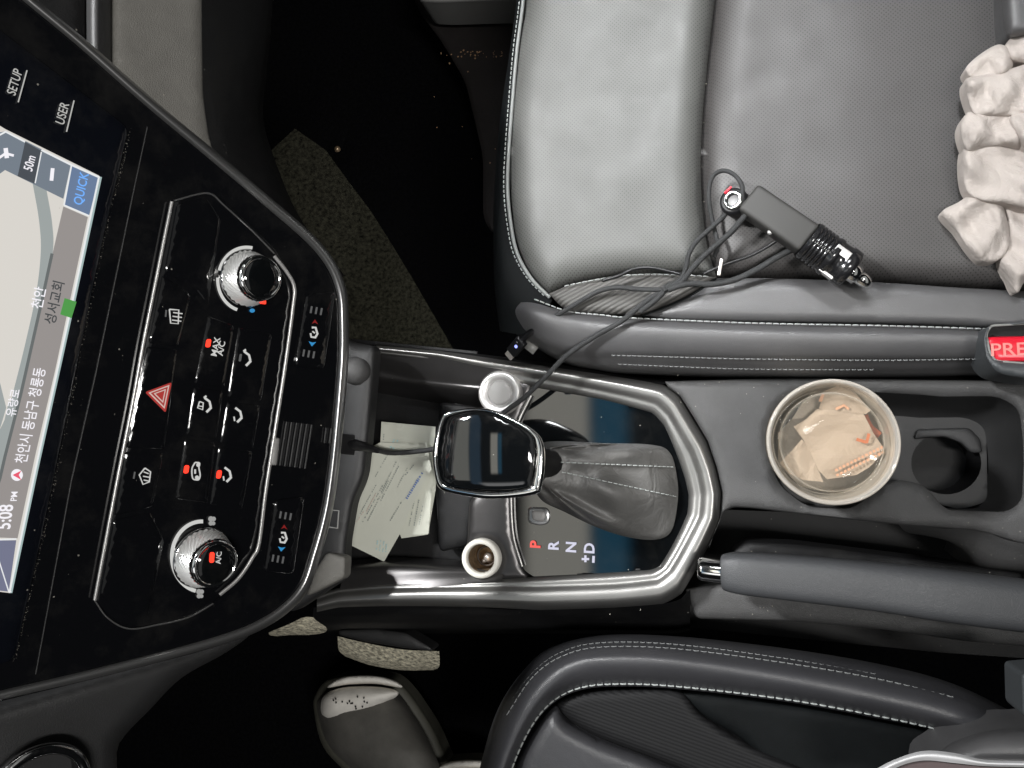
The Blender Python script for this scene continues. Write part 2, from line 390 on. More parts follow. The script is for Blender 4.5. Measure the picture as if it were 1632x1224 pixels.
def grid(rows, close_u=False, close_v=False):
    n = len(rows[0]); m = len(rows); vs = [Vector(v) for r in rows for v in r]; fs = []
    for i in range(m if close_v else m-1):
        for j in range(n if close_u else n-1):
            a = i*n+j; b = i*n+(j+1) % n; c_ = ((i+1) % m)*n+(j+1) % n; d = ((i+1) % m)*n+j
            fs.append((a, b, c_, d))
    return vs, fs
def loft(curves, n=10, sub=4, mp=None, ten=0.0):
    """curves: lists of (px,py,z) with the same number of control points; splined both ways."""
    rows = [cr(c_, n, ten=ten) for c_ in curves]
    m = len(rows[0]); cols = []
    for j in range(m): cols.append(cr([r[j] for r in rows], sub))
    R_ = [[cols[j][i] for j in range(m)] for i in range(len(cols[0]))]
    f = mp or P
    return grid([[f(*q) for q in r] for r in R_])
def tube(pts, r, seg=8, caps=True, rfun=None):
    pts = [Vector(p) for p in pts]; rows = []; up = None
    for i, p in enumerate(pts):
        t = (pts[min(i+1, len(pts)-1)]-pts[max(i-1, 0)]).normalized()
        if up is None: up = Vector((0, 0, 1)) if abs(t.z) < 0.9 else Vector((1, 0, 0))
        a = t.cross(up).normalized(); up = a.cross(t).normalized()
        rr = rfun(i/(len(pts)-1)) if rfun else r
        rows.append([p+(a*math.cos(2*math.pi*k/seg)+up*math.sin(2*math.pi*k/seg))*rr for k in range(seg)])
    vs, fs = grid(rows, close_u=True)
    if caps:
        fs.append(tuple(range(seg))); fs.append(tuple(len(vs)-seg+k for k in range(seg))[::-1])
    return vs, fs
def frame(axis, x=None):
    z_ = Vector(axis).normalized(); x_ = Vector(x) if x is not None else (Vector((1, 0, 0)) if abs(z_.x) < 0.9 else Vector((0, 1, 0)))
    x_ = (x_-z_*x_.dot(z_)).normalized(); return x_, z_.cross(x_), z_
def lathe(c0, axis, prof, seg=40, x=None, sx_=1, sy_=1, wob=None):
    """prof: list of (radius, height)"""
    x_, y_, z_ = frame(axis, x); rows = []
    for r, hh in prof:
        rows.append([Vector(c0)+z_*hh+(x_*math.cos(2*math.pi*k/seg)*sx_+y_*math.sin(2*math.pi*k/seg)*sy_)*(r*(1+(wob(k, hh) if wob else 0))) for k in range(seg)])
    vs, fs = grid(rows, close_u=True)
    if prof[0][0] > 0: pass
    fs.append(tuple(range(len(vs)-seg, len(vs))))
    return vs, fs
def boxo(c0, ax, ay, az, hx, hy, hz, bev=0.0):
    bm = bmesh.new(); bmesh.ops.create_cube(bm, size=2)
    ax, ay, az = Vector(ax).normalized(), Vector(ay).normalized(), Vector(az).normalized()
    for v in bm.verts: v.co = Vector((v.co.x*hx, v.co.y*hy, v.co.z*hz))
    if bev: bmesh.ops.bevel(bm, geom=bm.edges[:], offset=bev, segments=3, affect='EDGES', profile=0.6)
    vs = [Vector(c0)+ax*v.co.x+ay*v.co.y+az*v.co.z for v in bm.verts]; fs = [tuple(v.index for v in f.verts) for f in bm.faces]
    bm.free(); return vs, fs
def seam(world_pts, nrm_up=Vector((0, 0, 1)), dash=0.0042, gap=0.0018, r=0.00055, lift=0.0004):
    """row of stitches along a world polyline"""
    pts = [Vector(p) for p in world_pts]; out = []; acc = 0; on = True; cur = [pts[0]]
    for a, b in zip(pts[:-1], pts[1:]):
        d = (b-a).length
        pos = 0
        while d-pos > 1e-9:
            need = (dash if on else gap)-acc
            if d-pos >= need:
                pos += need; q = a+(b-a)*(pos/d)
                if on: cur.append(q); out.append(cur)
                cur = [q]; on = not on; acc = 0
            else:
                acc += d-pos; pos = d
                if on: cur.append(b)
    parts = []
    for s_ in out:
        a, b = s_[0], s_[-1]
        if (b-a).length < dash*0.4: continue
        m_ = (a+b)/2+nrm_up*lift*1.5
        parts.append(tube([a-nrm_up*r*0.3, a+(m_-a)*0.5+nrm_up*r*0.5, m_+nrm_up*r*0.3, b+(m_-b)*0.5+nrm_up*r*0.5, b-nrm_up*r*0.3], r, seg=5))
    return join(*parts)
# ------------------------------------------------------------------ fascia plane (centre stack leans back from the console)
yaw = math.radians(9)
Lat = Vector((math.sin(yaw), math.cos(yaw), 0))                    # towards the passenger
Fwd = Vector((-math.cos(yaw), math.sin(yaw), 0))
phi = math.radians(61)
Up = (Fwd*math.cos(phi)+Vector((0, 0, 1))*math.sin(phi)).normalized()
Nrm = Lat.cross(Up).normalized()
if Nrm.z < 0: Nrm = -Nrm
A0 = P(212, 637, 0.29)
def FP(px, py, h=0.0):
    d = ray(px, py); o = A0+Nrm*h; return CAM+d*((o-CAM).dot(Nrm)/d.dot(Nrm))
FP.down = -Nrm
P.down = Vector((0, 0, -1))
def at(z):
    f = lambda px, py, h=0.0: P(px, py, z+h)
    f.down = Vector((0, 0, -1)); return f
def fo(off):
    f = lambda px, py, h=0.0: FP(px, py, off+h)
    f.down = -Nrm; return f
def stroke(pts, w, mp, h=0.0, n=0, closed=False, th=0.0003):
    """thin raised line of width w pixels"""
    if n: pts = cr(pts, n, closed)
    a = np.array(pts, float); m = len(a); L_, R_ = [], []
    for i in range(m):
        p = a[(i-1) % m] if (i > 0 or closed) else a[i]; q = a[(i+1) % m] if (i < m-1 or closed) else a[i]
        t = q-p; t /= np.linalg.norm(t)+1e-9; nn = np.array([-t[1], t[0]])*w/2
        L_.append(a[i]+nn); R_.append(a[i]-nn)
    rows = [[mp(*p, h) for p in L_], [mp(*p, h+th) for p in L_], [mp(*p, h+th) for p in R_], [mp(*p, h) for p in R_]]
    return grid(rows, close_u=closed)
def flat(pts, mp, h=0.0, th=0.0003):
    k = len(pts); t = [mp(*p, h+th) for p in pts]; b = [mp(*p, h) for p in pts]
    f = [tuple(range(k))]+[(i, (i+1) % k, k+(i+1) % k, k+i) for i in range(k)]
    return t+b, f
def disc(cx, cy, r, mp, h=0.0, th=0.0003, n=20, ry=None):
    return flat([(cx+r*math.cos(2*math.pi*k/n), cy+(ry or r)*math.sin(2*math.pi*k/n)) for k in range(n)], mp, h, th)
def text(name, s, pos, xd, yd, size, material, parent, bold=0.0, sxs=1.0, align='CENTER'):
    cu = bpy.data.curves.new(name, 'FONT'); cu.body = s; cu.size = 1.0; cu.align_x = align; cu.align_y = 'CENTER'; cu.extrude = 0.0; cu.offset = bold; cu.resolution_u = 3
    tmp = bpy.data.objects.new(name+'_tmp', cu); C.objects.link(tmp)
    dg = bpy.context.evaluated_depsgraph_get(); me = bpy.data.meshes.new_from_object(tmp.evaluated_get(dg))
    xd, yd = Vector(xd), Vector(yd); vs = [Vector(pos)+xd*v.co.x*size*sxs+yd*v.co.y*size for v in me.vertices]
    fs = [tuple(p.vertices) for p in me.polygons]
    bpy.data.objects.remove(tmp); bpy.data.curves.remove(cu); bpy.data.meshes.remove(me)
    if not fs: return None
    return build(name, (vs, fs), material, parent, smooth=False)
def ftext(name, s, px, py, hpx, material, parent, h=0.0008, rot=None, bold=0.0, sxs=1.0, mp=FP):
    """text on a surface: reads up the picture, letter tops to the left; hpx = letter height in pixels (rot = baseline lean to the right in px per 100)"""
    lean = 0.197 if rot is None else rot
    p0 = mp(px, py, h); p1 = mp(px+lean*10, py-10, h); xd = (p1-p0).normalized()
    p2 = mp(px-10, py, h); yd = (p2-p0); yd = (yd-xd*yd.dot(xd)); k = (mp(px-1, py, h)-p0).length
    return text(name, s, p0, xd, yd.normalized(), hpx*k/0.70, material, parent, bold, sxs)
# ================================================================== SETTING
def slab(name, pts, z, th, material):
    t = [P(x, y, z) for x, y in pts]; b = [v-Vector((0, 0, th)) for v in t]; k = len(t)
    return build(name, (t+b, [tuple(range(k))[::-1], tuple(range(k, 2*k))]+[(i, (i+1) % k, k+(i+1) % k, k+i) for i in range(k)]), material, smooth=False)
fl = build('floor', ([(-1.6, -1.3, -0.36), (1.3, -1.3, -0.36), (1.3, 1.5, -0.36), (-1.6, 1.5, -0.36)], [(0, 1, 2, 3)]), 'carpet_shaded', smooth=False); tag(fl, kind='structure')
# firewall / footwell end, closes the view under the dashboard
fw = build('footwell_panel', boxo((-1.1, 0.1, 0.0), (1, 0, 0), (0, 1, 0), (0, 0, 1), 0.02, 1.3, 0.36), 'carpet_shaded', smooth=False); tag(fw, kind='structure')
# ================================================================== CENTRE STACK
stack = thing('centre_stack', 'glossy black centre stack with touchscreen, climate keys and two silver dials', 'dashboard panel', FP(300, 650, -0.02))
outer = rp([(-160, -110), (20, -30), (232, 152), (420, 310), (512, 392), (552, 470), (552, 610), (532, 790), (508, 890), (482, 955), (420, 1003), (330, 1036), (150, 1082), (0, 1118), (-170, 1160)], [0, 60, 60, 60, 50, 50, 60, 60, 40, 40, 50, 60, 60, 60, 0])
build('housing', sheet(outer, fo(-0.0015), s=12, h=0.0015, w=10, skirt=0.022), 'gloss_black', stack)
rimpath = [(-60, -95), (30, -15), (130, 68), (232, 158), (330, 240), (420, 316), (505, 392), (541, 452), (548, 520), (545, 610), (527, 785), (503, 885), (478, 946), (420, 993), (330, 1027), (150, 1074), (0, 1109), (-120, 1140)]
rr_ = cr(rimpath, 8)
def ribbon(path, offs, mp=FP):
    a = np.array(path, float); t = np.gradient(a, axis=0); t /= np.linalg.norm(t, axis=1)[:, None]; nn = np.stack([t[:, 1], -t[:, 0]], 1)
    return grid([[mp(*(p+q*o), hh) for p, q in zip(a, nn)] for o, hh in offs])
build('edge_trim', ribbon(rr_, [(-8, 0.0004), (-5, 0.0022), (-1, 0.0034), (3, 0.0026), (7, -0.001), (8, -0.006)]), 'gloss_rim', stack)
# screen unit
su = rp([(-120, -52), (0, 47), (206, 204), (161, 400), (108, 660), (62, 880), (24, 1052), (-60, 1075), (-160, 1095)], [0, 0, 14, 0, 0, 0, 14, 0, 0])
scr = build('screen_unit', sheet(su, fo(0.0), s=14, h=0.003, w=7, skirt=0.003), 'screen_glass', stack)
build('gap_line', stroke([(235, 202), (212, 310), (191, 412), (152, 600), (114, 767), (57, 1075)], 2.0, FP, 0.0001), 'plastic_dark', stack)
sh = 0.0034
def spart(name, pts, material, lv=1): return build(name, flat(pts, fo(sh+0.00015*lv), 0, 0.0001), material, scr, smooth=False)
spart('display', [(-150, 110), (9, 206), (158, 280), (15, 945), (-150, 925)], 'scr_map', 0)
spart('map_road', cr([(52, 292), (62, 350), (65, 400), (58, 465), (42, 540), (26, 605), (9, 665), (-20, 720)], 6)+cr([(-8, 790), (8, 727), (33, 629), (67, 478), (84, 403), (83, 355), (74, 302)], 6), 'scr_road')
spart('map_road', [(-40, 560), (0, 610), (10, 650), (-2, 690), (-40, 640)], 'scr_road', 2)
spart('map_road', [(-40, 690), (0, 700), (14, 640), (27, 650), (8, 790), (-40, 790)], 'scr_road', 1.5)
spart('status_bar', [(101, 329), (140, 346), (116, 458), (88, 590), (57, 722), (28, 858), (-150, 850), (-150, 790), (0, 760), (9, 727), (33, 629), (67, 478), (84, 403)], 'scr_bar', 3)
build('map_line', stroke([(83, 404), (67, 478), (33, 629), (8, 727), (0, 762), (-30, 850)], 5, fo(sh), 0.0007), 'scr_roadedge', scr, smooth=False)
spart('zoom_key', [(-60, 222), (10, 209), (113, 262), (101, 317), (8, 271), (-60, 320)], 'scr_button', 3)
spart('scale_label', [(40, 226), (67, 241), (56, 293), (28, 281)], 'scr_dark', 4)
spart('quick_key', [(114, 263), (158, 281), (142, 344), (103, 326)], 'scr_quick', 3)
spart('corner_key', [(-60, 862), (26, 861), (14, 943), (-60, 935)], 'scr_violet', 4)
def sline(pts, w, lv=5): return stroke(pts, w, fo(sh), 0.00015*lv, th=0.0001)
build('screen_lines', join(sline([(-40, 236), (9, 210), (40, 226)], 3), sline([(66, 239), (114, 263), (159, 283)], 3), sline([(114, 263), (102, 327)], 2.5), sline([(102, 327), (142, 344)], 2.5),
      sline([(66, 242), (56, 292)], 2), sline([(158, 281), (116, 478), (98, 560), (57, 746), (15, 945)], 3), sline([(-40, 862), (26, 859)], 2.5), sline([(-6, 880), (14, 943), (18, 943)], 2)), 'scr_line', scr, smooth=False)
build('screen_edge_glow', join(sline([(161, 282), (119, 478), (101, 560), (60, 746), (18, 945)], 3, 2)), 'scr_glow', scr, smooth=False)
build('minus_sign', sline([(84, 268), (82, 288)], 6, 6), 'scr_white', scr, smooth=False)
build('locate_icon', join(sline([(9, 236), (11, 252)], 7, 6), sline([(11, 243), (-2, 252)], 4, 6), sline([(11, 245), (22, 248)], 4, 6)), 'scr_white', scr, smooth=False)
build('green_marker', flat([(103, 475), (122, 481), (114, 507), (96, 501)], fo(sh), 0.0009, 0.0001), 'scr_green', scr, smooth=False)
build('compass_dot', disc(27, 757, 9.5, fo(sh), 0.0009, 0.0001), 'scr_white', scr, smooth=False)
build('compass_arrow', flat([(20, 757), (34, 750), (30, 757), (34, 765)], fo(sh), 0.0011, 0.0001), 'scr_pink', scr, smooth=False)
T = sh+0.0013
ftext('screen_text', 'QUICK', 130, 301, 14, 'scr_bluetext', scr, T, rot=0.22, bold=0.012, sxs=0.9)
ftext('screen_text', '50m', 48, 260, 14, 'scr_white', scr, T, rot=0.25, bold=0.012, sxs=0.8)
ftext('screen_text', '천안시 동남구 청룡동', 50, 662, 16, 'scr_white', scr, T, rot=0.205, bold=0.008, sxs=0.86)
ftext('screen_text', '천안', 63, 475, 15, 'scr_white', scr, T, rot=0.20, bold=0.012)
ftext('screen_text', '성서교회', 88, 482, 15, 'scr_ink', scr, T, rot=0.23, bold=0.014)
ftext('screen_text', '유량로', 22, 642, 13, 'scr_white', scr, T, rot=0.2, bold=0.008)
ftext('screen_text', '5:08', 9, 824, 22, 'scr_white', scr, T, rot=0.14, bold=0.018, sxs=0.85)
ftext('screen_text', 'PM', 23, 791, 10, 'scr_white', scr, T, rot=0.12, bold=0.012)
ftext('key_label', 'SETUP', 24, 131, 14, 'print_white', stack, T, rot=0.30, bold=0.008, sxs=0.85)
ftext('key_label', 'USER', 100, 181, 14, 'print_white', stack, T, rot=0.26, bold=0.008, sxs=0.85)
build('key_underline', join(stroke([(43, 112), (29, 163)], 2.2, FP, T), stroke([(118, 160), (106, 210)], 2.2, FP, T)), 'print_white', stack, smooth=False)
# dust grains along the screen's lower edge and over the gloss
gr = []
def grain(p, r):
    a, b, c_ = frame(Vector((random.uniform(-1, 1), random.uniform(-1, 1), 1))); q = [p+a*r, p+b*r*0.8, p-a*r*0.9, p-b*r, p+c_*r*0.6, p-c_*r*0.3]
    return q, [(0, 1, 4), (1, 2, 4), (2, 3, 4), (3, 0, 4), (1, 0, 5), (2, 1, 5), (3, 2, 5), (0, 3, 5)]
edge = cr([(207, 208), (161, 398), (108, 660), (62, 880), (22, 1052)], 40)
for i in range(420):
    x, y = random.choice(edge); gr.append(grain(FP(x+random.gauss(1, 1.6), y+random.uniform(-3, 3), 0.0006), random.uniform(0.00008, 0.00024)))
for i in range(45):
    x, y = random.uniform(40, 520), random.uniform(180, 1020)
    if inside(np.array([(x, y)]), np.array(outer))[0]: gr.append(grain(FP(x, y, 0.0035 if inside(np.array([(x, y)]), np.array(su))[0] else 0.0011), random.uniform(0.00008, 0.00026)))
tag(build('dust', join(*gr), 'dust_fleck', smooth=False), kind='stuff', label='fine pale dust grains caught on the glossy black centre stack', cat='dust')
# climate panel
cp = rp([(275, 320), (330, 306), (356, 318), (440, 398), (473, 455), (440, 700), (412, 872), (352, 955), (300, 985), (215, 1001), (180, 988), (148, 955), (212, 637)], [6, 20, 20, 10, 20, 0, 20, 20, 30, 30, 20, 6, 0])
clim = build('climate_panel', sheet(cp, fo(0.0002), s=12, h=0.0012, w=4, skirt=0.002), 'gloss_black', stack)
K = 0.0012
def key(name, pts, lab=None): return build(name, sheet(rp(pts, 4), fo(K), s=8, h=0.0009, w=3.5, skirt=0.001), 'gloss_black', clim, label=lab)
key('climate_key', [(281, 326), (328, 313), (352, 350), (332, 488), (312, 462), (262, 432)])
kd = key('climate_key', [(258, 438), (300, 466), (304, 474), (284, 552), (236, 547)])
kh = key('hazard_key', [(234, 552), (283, 557), (262, 716), (201, 714)])
kf = key('climate_key', [(199, 720), (261, 722), (243, 808), (181, 822)])
key('climate_key', [(180, 829), (240, 816), (262, 862), (236, 985), (190, 975), (158, 945)])
k1 = key('climate_key', [(331, 503), (374, 519), (357, 618), (309, 612)])
k2 = key('climate_key', [(308, 617), (356, 623), (345, 700), (296, 693)])
k3 = key('climate_key', [(294, 699), (344, 706), (331, 802), (279, 795)])
k4 = key('climate_key', [(379, 521), (434, 533), (416, 640), (362, 634)])
k5 = key('climate_key', [(361, 640), (415, 646), (404, 714), (350, 706)])
k6 = key('climate_key', [(348, 711), (403, 719), (386, 812), (334, 804)])
KT = K+0.0010
st = lambda pts, w, n=0, closed=False: stroke(pts, w, FP, KT, n, closed)
# rear and front demist symbols
build('icon', join(st([(270, 493), (285, 494), (284, 516), (272, 515), (270, 493)], 2.2), st([(276, 498), (291, 500)], 1.8), st([(275, 504), (290, 506)], 1.8), st([(274, 510), (289, 512)], 1.8)), 'led_white', kd, smooth=False)
build('icon', join(st([(231, 746), (222, 757), (228, 772), (238, 768), (240, 752), (231, 746)], 2.2), st([(229, 752), (237, 755)], 1.8), st([(228, 759), (240, 761)], 1.8), st([(229, 765), (238, 767)], 1.8)), 'led_white', kf, smooth=False)
build('indicator', join(st([(265, 494), (264, 505)], 2.6), ), 'print_dim', kd, smooth=False)
build('indicator', join(st([(215, 752), (213, 763)], 2.6), ), 'print_dim', kf, smooth=False)
# hazard triangle
def tri(s):
    c_ = np.array([256.5, 629.0]); return [tuple(c_+(np.array(p)-c_)*s) for p in ((231, 625), (274, 609), (264, 658))]
def triring(a, b, h): return grid([[FP(*p, h) for p in tri(a)], [FP(*p, h) for p in tri(b)]], close_u=True)
build('hazard_sign', flat(rp(tri(1.0), 4), FP, KT, 0.0004), 'hazard_red', kh, smooth=False)
build('hazard_lines', join(triring(0.78, 0.64, KT+0.0006), triring(0.46, 0.34, KT+0.0006)), 'hazard_line', kh, smooth=False)
def led(x, y, par, m='led_red', ln=13, w=8):
    return build('indicator', flat(rp([(x-w/2+ln*0.08, y-ln/2), (x+w/2+ln*0.08, y-ln/2), (x+w/2-ln*0.08, y+ln/2), (x-w/2-ln*0.08, y+ln/2)], 3.5), FP, KT, 0.0003), m, par, smooth=False)
led(332, 547, k1); led(297, 748, k3); led(349, 756, k6)
ftext('key_text', 'MAX', 344, 553, 9.5, 'led_white', k1, KT+0.0002, rot=0.2, bold=0.016)
ftext('key_text', 'A/C', 353, 555, 9.5, 'led_white', k1, KT+0.0002, rot=0.2, bold=0.016)
def person_icon(x, y, par, face=True, feet=False, glass=False):
    q = []
    if face: q.append(st([(x-6, y-12), (x+2, y-6), (x+4, y+3)], 3.6)); q.append(st([(x+5, y+3), (x-3, y+11)], 3.8)); q.append(st([(x-8, y+2), (x-7, y+9)], 2.4) if feet else st([(x-7, y-12), (x-3, y-15)], 3))
    if glass: q.append(st([(x-14, y-6), (x-17, y+4), (x-9, y+7), (x-8, y-4), (x-14, y-6)], 2.2)); q.append(st([(x-15, y+1), (x-9, y+2)], 1.6))
    build('icon', join(*q), 'led_white', par, smooth=False)
person_icon(395, 572, k4); person_icon(332, 646, k2, glass=True); person_icon(381, 662, k5, feet=True); person_icon(364, 757, k6, feet=True)
led(383, 570, k4, 'print_dim', 12, 4)
build('icon', join(st([(311, 737), (306, 747), (307, 762), (313, 765)], 2.2, 4), st([(311, 737), (318, 738), (317, 745), (319, 757), (317, 764), (313, 765)], 2.2, 4), disc(316, 741, 3.2, FP, KT), disc(314, 761, 3.2, FP, KT), st([(311, 748), (311, 755)], 3)), 'led_white', k3, smooth=False)
# chrome strips
def bead(path, w, n=8, lift=0.0022, base=0.0008): return ribbon(cr(path, n), [(-w/2, base), (-w/3, base+lift*0.8), (0, base+lift), (w/3, base+lift*0.8), (w/2, base)])
build('chrome_strip', bead([(274, 321), (260, 390), (243, 475), (228, 550), (212, 640), (190, 750), (170, 855), (151, 957)], 6, base=0.0022), 'silver_satin', clim)
build('chrome_strip', bead([(437, 408), (458, 435), (469, 458), (467, 490), (455, 580), (438, 690), (424, 780), (413, 865), (403, 888), (380, 922), (350, 948)], 6, base=0.0022), 'silver_satin', clim)
build('panel_groove', bead([(277, 320), (318, 309), (338, 310), (358, 328), (400, 366), (437, 404)], 3, lift=0.0012), 'gloss_rim', clim)
build('panel_groove', bead([(151, 957), (172, 985), (205, 1002), (250, 996), (300, 984), (340, 962)], 3, lift=0.0012), 'gloss_rim', clim)
# knobs
def knob(cx, cy, rp_, lab, top_icon):
    c0 = FP(cx, cy, 0.0014); k = (FP(cx, cy+1, 0)-FP(cx, cy, 0)).length; r = rp_*k
    kb = build('temperature_dial' if not top_icon else 'fan_dial', lathe(c0, Nrm, [(r*1.02, 0), (r*1.03, 0.0015), (r*0.97, 0.0025)], 48, Lat), 'chrome_dark', clim, label=lab)
    prof = [(r*0.97, 0.0022), (r*0.93, 0.005), (r*0.88, 0.010), (r*0.82, 0.0155)]
    n = 60; rows = []
    x_, y_, z_ = frame(Nrm, Lat)
    m = 9
    for i in range(m):
        t = i/(m-1); hh = 0.0024+t*0.0120; rad = r*(0.97-0.17*t)
        rows.append([c0+z_*hh+(x_*math.cos(2*math.pi*j/n)+y_*math.sin(2*math.pi*j/n))*(rad*(1+(0.022 if (i+j) % 2 else -0.012))) for j in range(n)])
    build('knurled_grip', grid(rows, close_u=True), 'knurl', kb, smooth=False)
    build('dial_ring', lathe(c0, Nrm, [(r*0.80, 0.0140), (r*0.80, 0.0165), (r*0.74, 0.0192), (r*0.67, 0.0192), (r*0.65, 0.0183)], 48, Lat), 'chrome', kb)
    build('dial_cap', lathe(c0, Nrm, [(r*0.66, 0.0184), (r*0.60, 0.0193), (r*0.4, 0.0197), (r*0.001, 0.0198)], 48, Lat), 'glass_black', kb)
    top = lambda px, py, h=0.0: FP(px, py, 0.0214+h); top.down = -Nrm
    return kb, top
kb1, tp1 = knob(393, 444, 45, 'upper dial with red mark and blue and red dots beside it', False)
kb2, tp2 = knob(322, 888, 46, 'lower dial with a lit red bar and A/C on its cap', True)
def arc(cx, cy, rx, ry, a0, a1, n=22): return [(cx+rx*math.cos(math.radians(a0+(a1-a0)*i/n)), cy-ry*math.sin(math.radians(a0+(a1-a0)*i/n))) for i in range(n+1)]
build('dial_scale', join(stroke(arc(393, 444, 45, 50, 78, 165), 5.0, FP, KT), stroke(arc(392, 446, 45, 50, 176, 252), 5.0, FP, KT)), 'led_white', clim, smooth=False)
build('dial_scale', stroke(arc(322, 887, 48, 56, 88, 258, 34), 6.0, FP, KT), 'led_white', clim, smooth=False)
build('mark', flat(rp([(413, 473), (424, 475), (424, 485), (414, 484)], 2), FP, 0.012, 0.002), 'led_red', kb1, smooth=False)
build('mark', disc(402, 495, 4.2, FP, KT, ry=3.2), 'led_blue', clim, smooth=False)
build('mark', flat(rp([(310, 914), (320, 912), (322, 922), (313, 925)], 2), FP, 0.012, 0.002), 'led_red', kb2, smooth=False)
build('indicator', flat(rp([(334.5, 880), (342, 880), (341, 897), (333.5, 897)], 3.5), tp2, 0, 0.0003), 'led_red', kb2, smooth=False)
ftext('key_text', 'A/C', 349, 889, 8, 'led_white', kb2, 0.0008, rot=0.1, bold=0.012, mp=tp2)
for (x, y) in ((338, 830), (319, 946)):
    build('scale_mark', join(disc(x-2, y-3, 4.2, FP, KT), disc(x-2, y+4, 3.6, FP, KT), disc(x+2.5, y-3, 3.6, FP, KT), disc(x+2, y+4, 3.2, FP, KT)), 'led_label', clim, smooth=False)
# seat heater keys between the climate panel and the lower edge
def heater(x0, y0, flip, lab):
    pts = [(x0-8, y0-60), (x0+40, y0-66), (x0+22, y0+58), (x0-26, y0+54)]
    hk = build('seat_heater_key', sheet(rp(pts, 8), fo(0.0006), s=8, h=0.0012, w=4, skirt=0.001), 'gloss_black', stack, label=lab)
    y = y0; x = x0+6
    def g(p, w): return stroke(p, w, FP, 0.0019)
    bars = []
    for i in range(3):
        bars.append(g([(x-4+i*8, y-42+i*1.5), (x-6+i*8, y-31+i*1.5)], 3)); bars.append(g([(x-16+i*8, y+27+i*1.5), (x-18+i*8, y+38+i*1.5)], 3))
    build('tick_marks', join(*bars[0::2]), 'print_dim', hk, smooth=False); build('tick_marks', join(*bars[1::2]), 'print_dim', hk, smooth=False)
    build('icon', join(g([(x-4, y-8), (x+2, y-8), (x+5, y+2), (x+2, y+7)], 3.4), g([(x-6, y+1), (x-5, y+7), (x+3, y+8)], 3), g([(x-3, y-2), (x+1, y+1)], 2.4)), 'led_white', hk, smooth=False)
    build('arrow_mark', flat([(x-4, y-14), (x+1, y-21), (x+6, y-13), (x+1, y-16)], FP, 0.0019), 'led_red_dim', hk, smooth=False)
    build('arrow_mark', flat([(x-9, y+14), (x-3, y+16), (x+3, y+15), (x-4, y+22)], FP, 0.0019), 'led_blue', hk, smooth=False)
heater(495, 530, False, 'upper seat heater key'); heater(446, 857, True, 'lower seat heater key')
vents = []
for i in range(6): vents.append(stroke([(457+i*8, 672+i), (446+i*8, 742+i)], 3.0, FP, 0.0004, th=0.0012))
for i in range(2): vents.append(stroke([(520+i*8, 682+i), (517+i*8, 706+i)], 3.0, FP, 0.0004, th=0.0012))
build('grille', join(*vents), 'plastic_dark', stack)
build('slider_tab', sheet(rp([(433, 697), (446, 698), (441, 742), (429, 741)], 3), fo(0.001), s=5, h=0.003, w=4, skirt=0.003), 'button_grey', stack)
# ================================================================== LOWER DASHBOARD
dash = thing('dashboard', 'grained grey lower dashboard on both sides of the glossy black centre stack', 'dashboard', FP(250, 100, -0.1))
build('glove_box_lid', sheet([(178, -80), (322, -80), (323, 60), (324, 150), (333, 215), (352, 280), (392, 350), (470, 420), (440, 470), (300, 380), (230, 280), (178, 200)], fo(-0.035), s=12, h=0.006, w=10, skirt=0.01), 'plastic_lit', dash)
build('lower_cover', loft([[(318, -90, 0), (322, 60, 0), (324, 150, 0), (334, 220, 0), (352, 280, 0), (400, 350, 0), (500, 430, 0)], [(350, -90, -0.012), (350, 60, -0.012), (351, 150, -0.012), (362, 215, -0.012), (382, 275, -0.014), (430, 350, -0.014), (520, 430, -0.014)],
      [(425, -90, -0.06), (420, 50, -0.06), (413, 120, -0.06), (408, 190, -0.06), (425, 260, -0.06), (470, 350, -0.06), (540, 440, -0.06)], [(440, -90, -0.14), (432, 50, -0.14), (425, 120, -0.14), (420, 190, -0.14), (440, 260, -0.14), (480, 350, -0.14), (550, 440, -0.14)]],
      mp=lambda x, y, z: FP(x, y, -0.032+z)), 'plastic_black', dash)
build('trim_strip', loft([[(138, -60, -.004), (138, 60, -.004), (140, 200, -.004)], [(146, -60, .006), (146, 60, .006), (148, 200, .006)], [(160, -60, .008), (160, 60, .008), (162, 200, .008)], [(176, -60, 0), (176, 60, 0), (178, 200, 0)], [(179, -60, -.012), (179, 60, -.012), (181, 200, -.012)]], mp=lambda x, y, z: FP(x, y, -0.030+z)), 'plastic_dark', dash)
build('upper_cover', sheet([(-120, -90), (137, -90), (137, 150), (60, 60), (-120, -60)], fo(-0.045), s=16, h=0.004, w=8, skirt=0.01), 'plastic_black', dash)
build('knee_panel', sheet(cr([(-80, 1140), (0, 1122), (150, 1078), (300, 1035), (398, 1008), (360, 1040), (290, 1080), (240, 1130), (190, 1185), (160, 1260), (-80, 1290)], 5, True), fo(-0.03), s=10, h=0.010, w=26, skirt=0.02), 'plastic_dark', dash)
build('dash_top_shade', boxo((-0.87, 0.1, 0.36), (1, 0, 0), (0, 1, 0), (0, 0, 1), 0.40, 0.9, 0.03, 0.015), 'plastic_black', dash)  # dashboard top out of view, added to shade the footwell
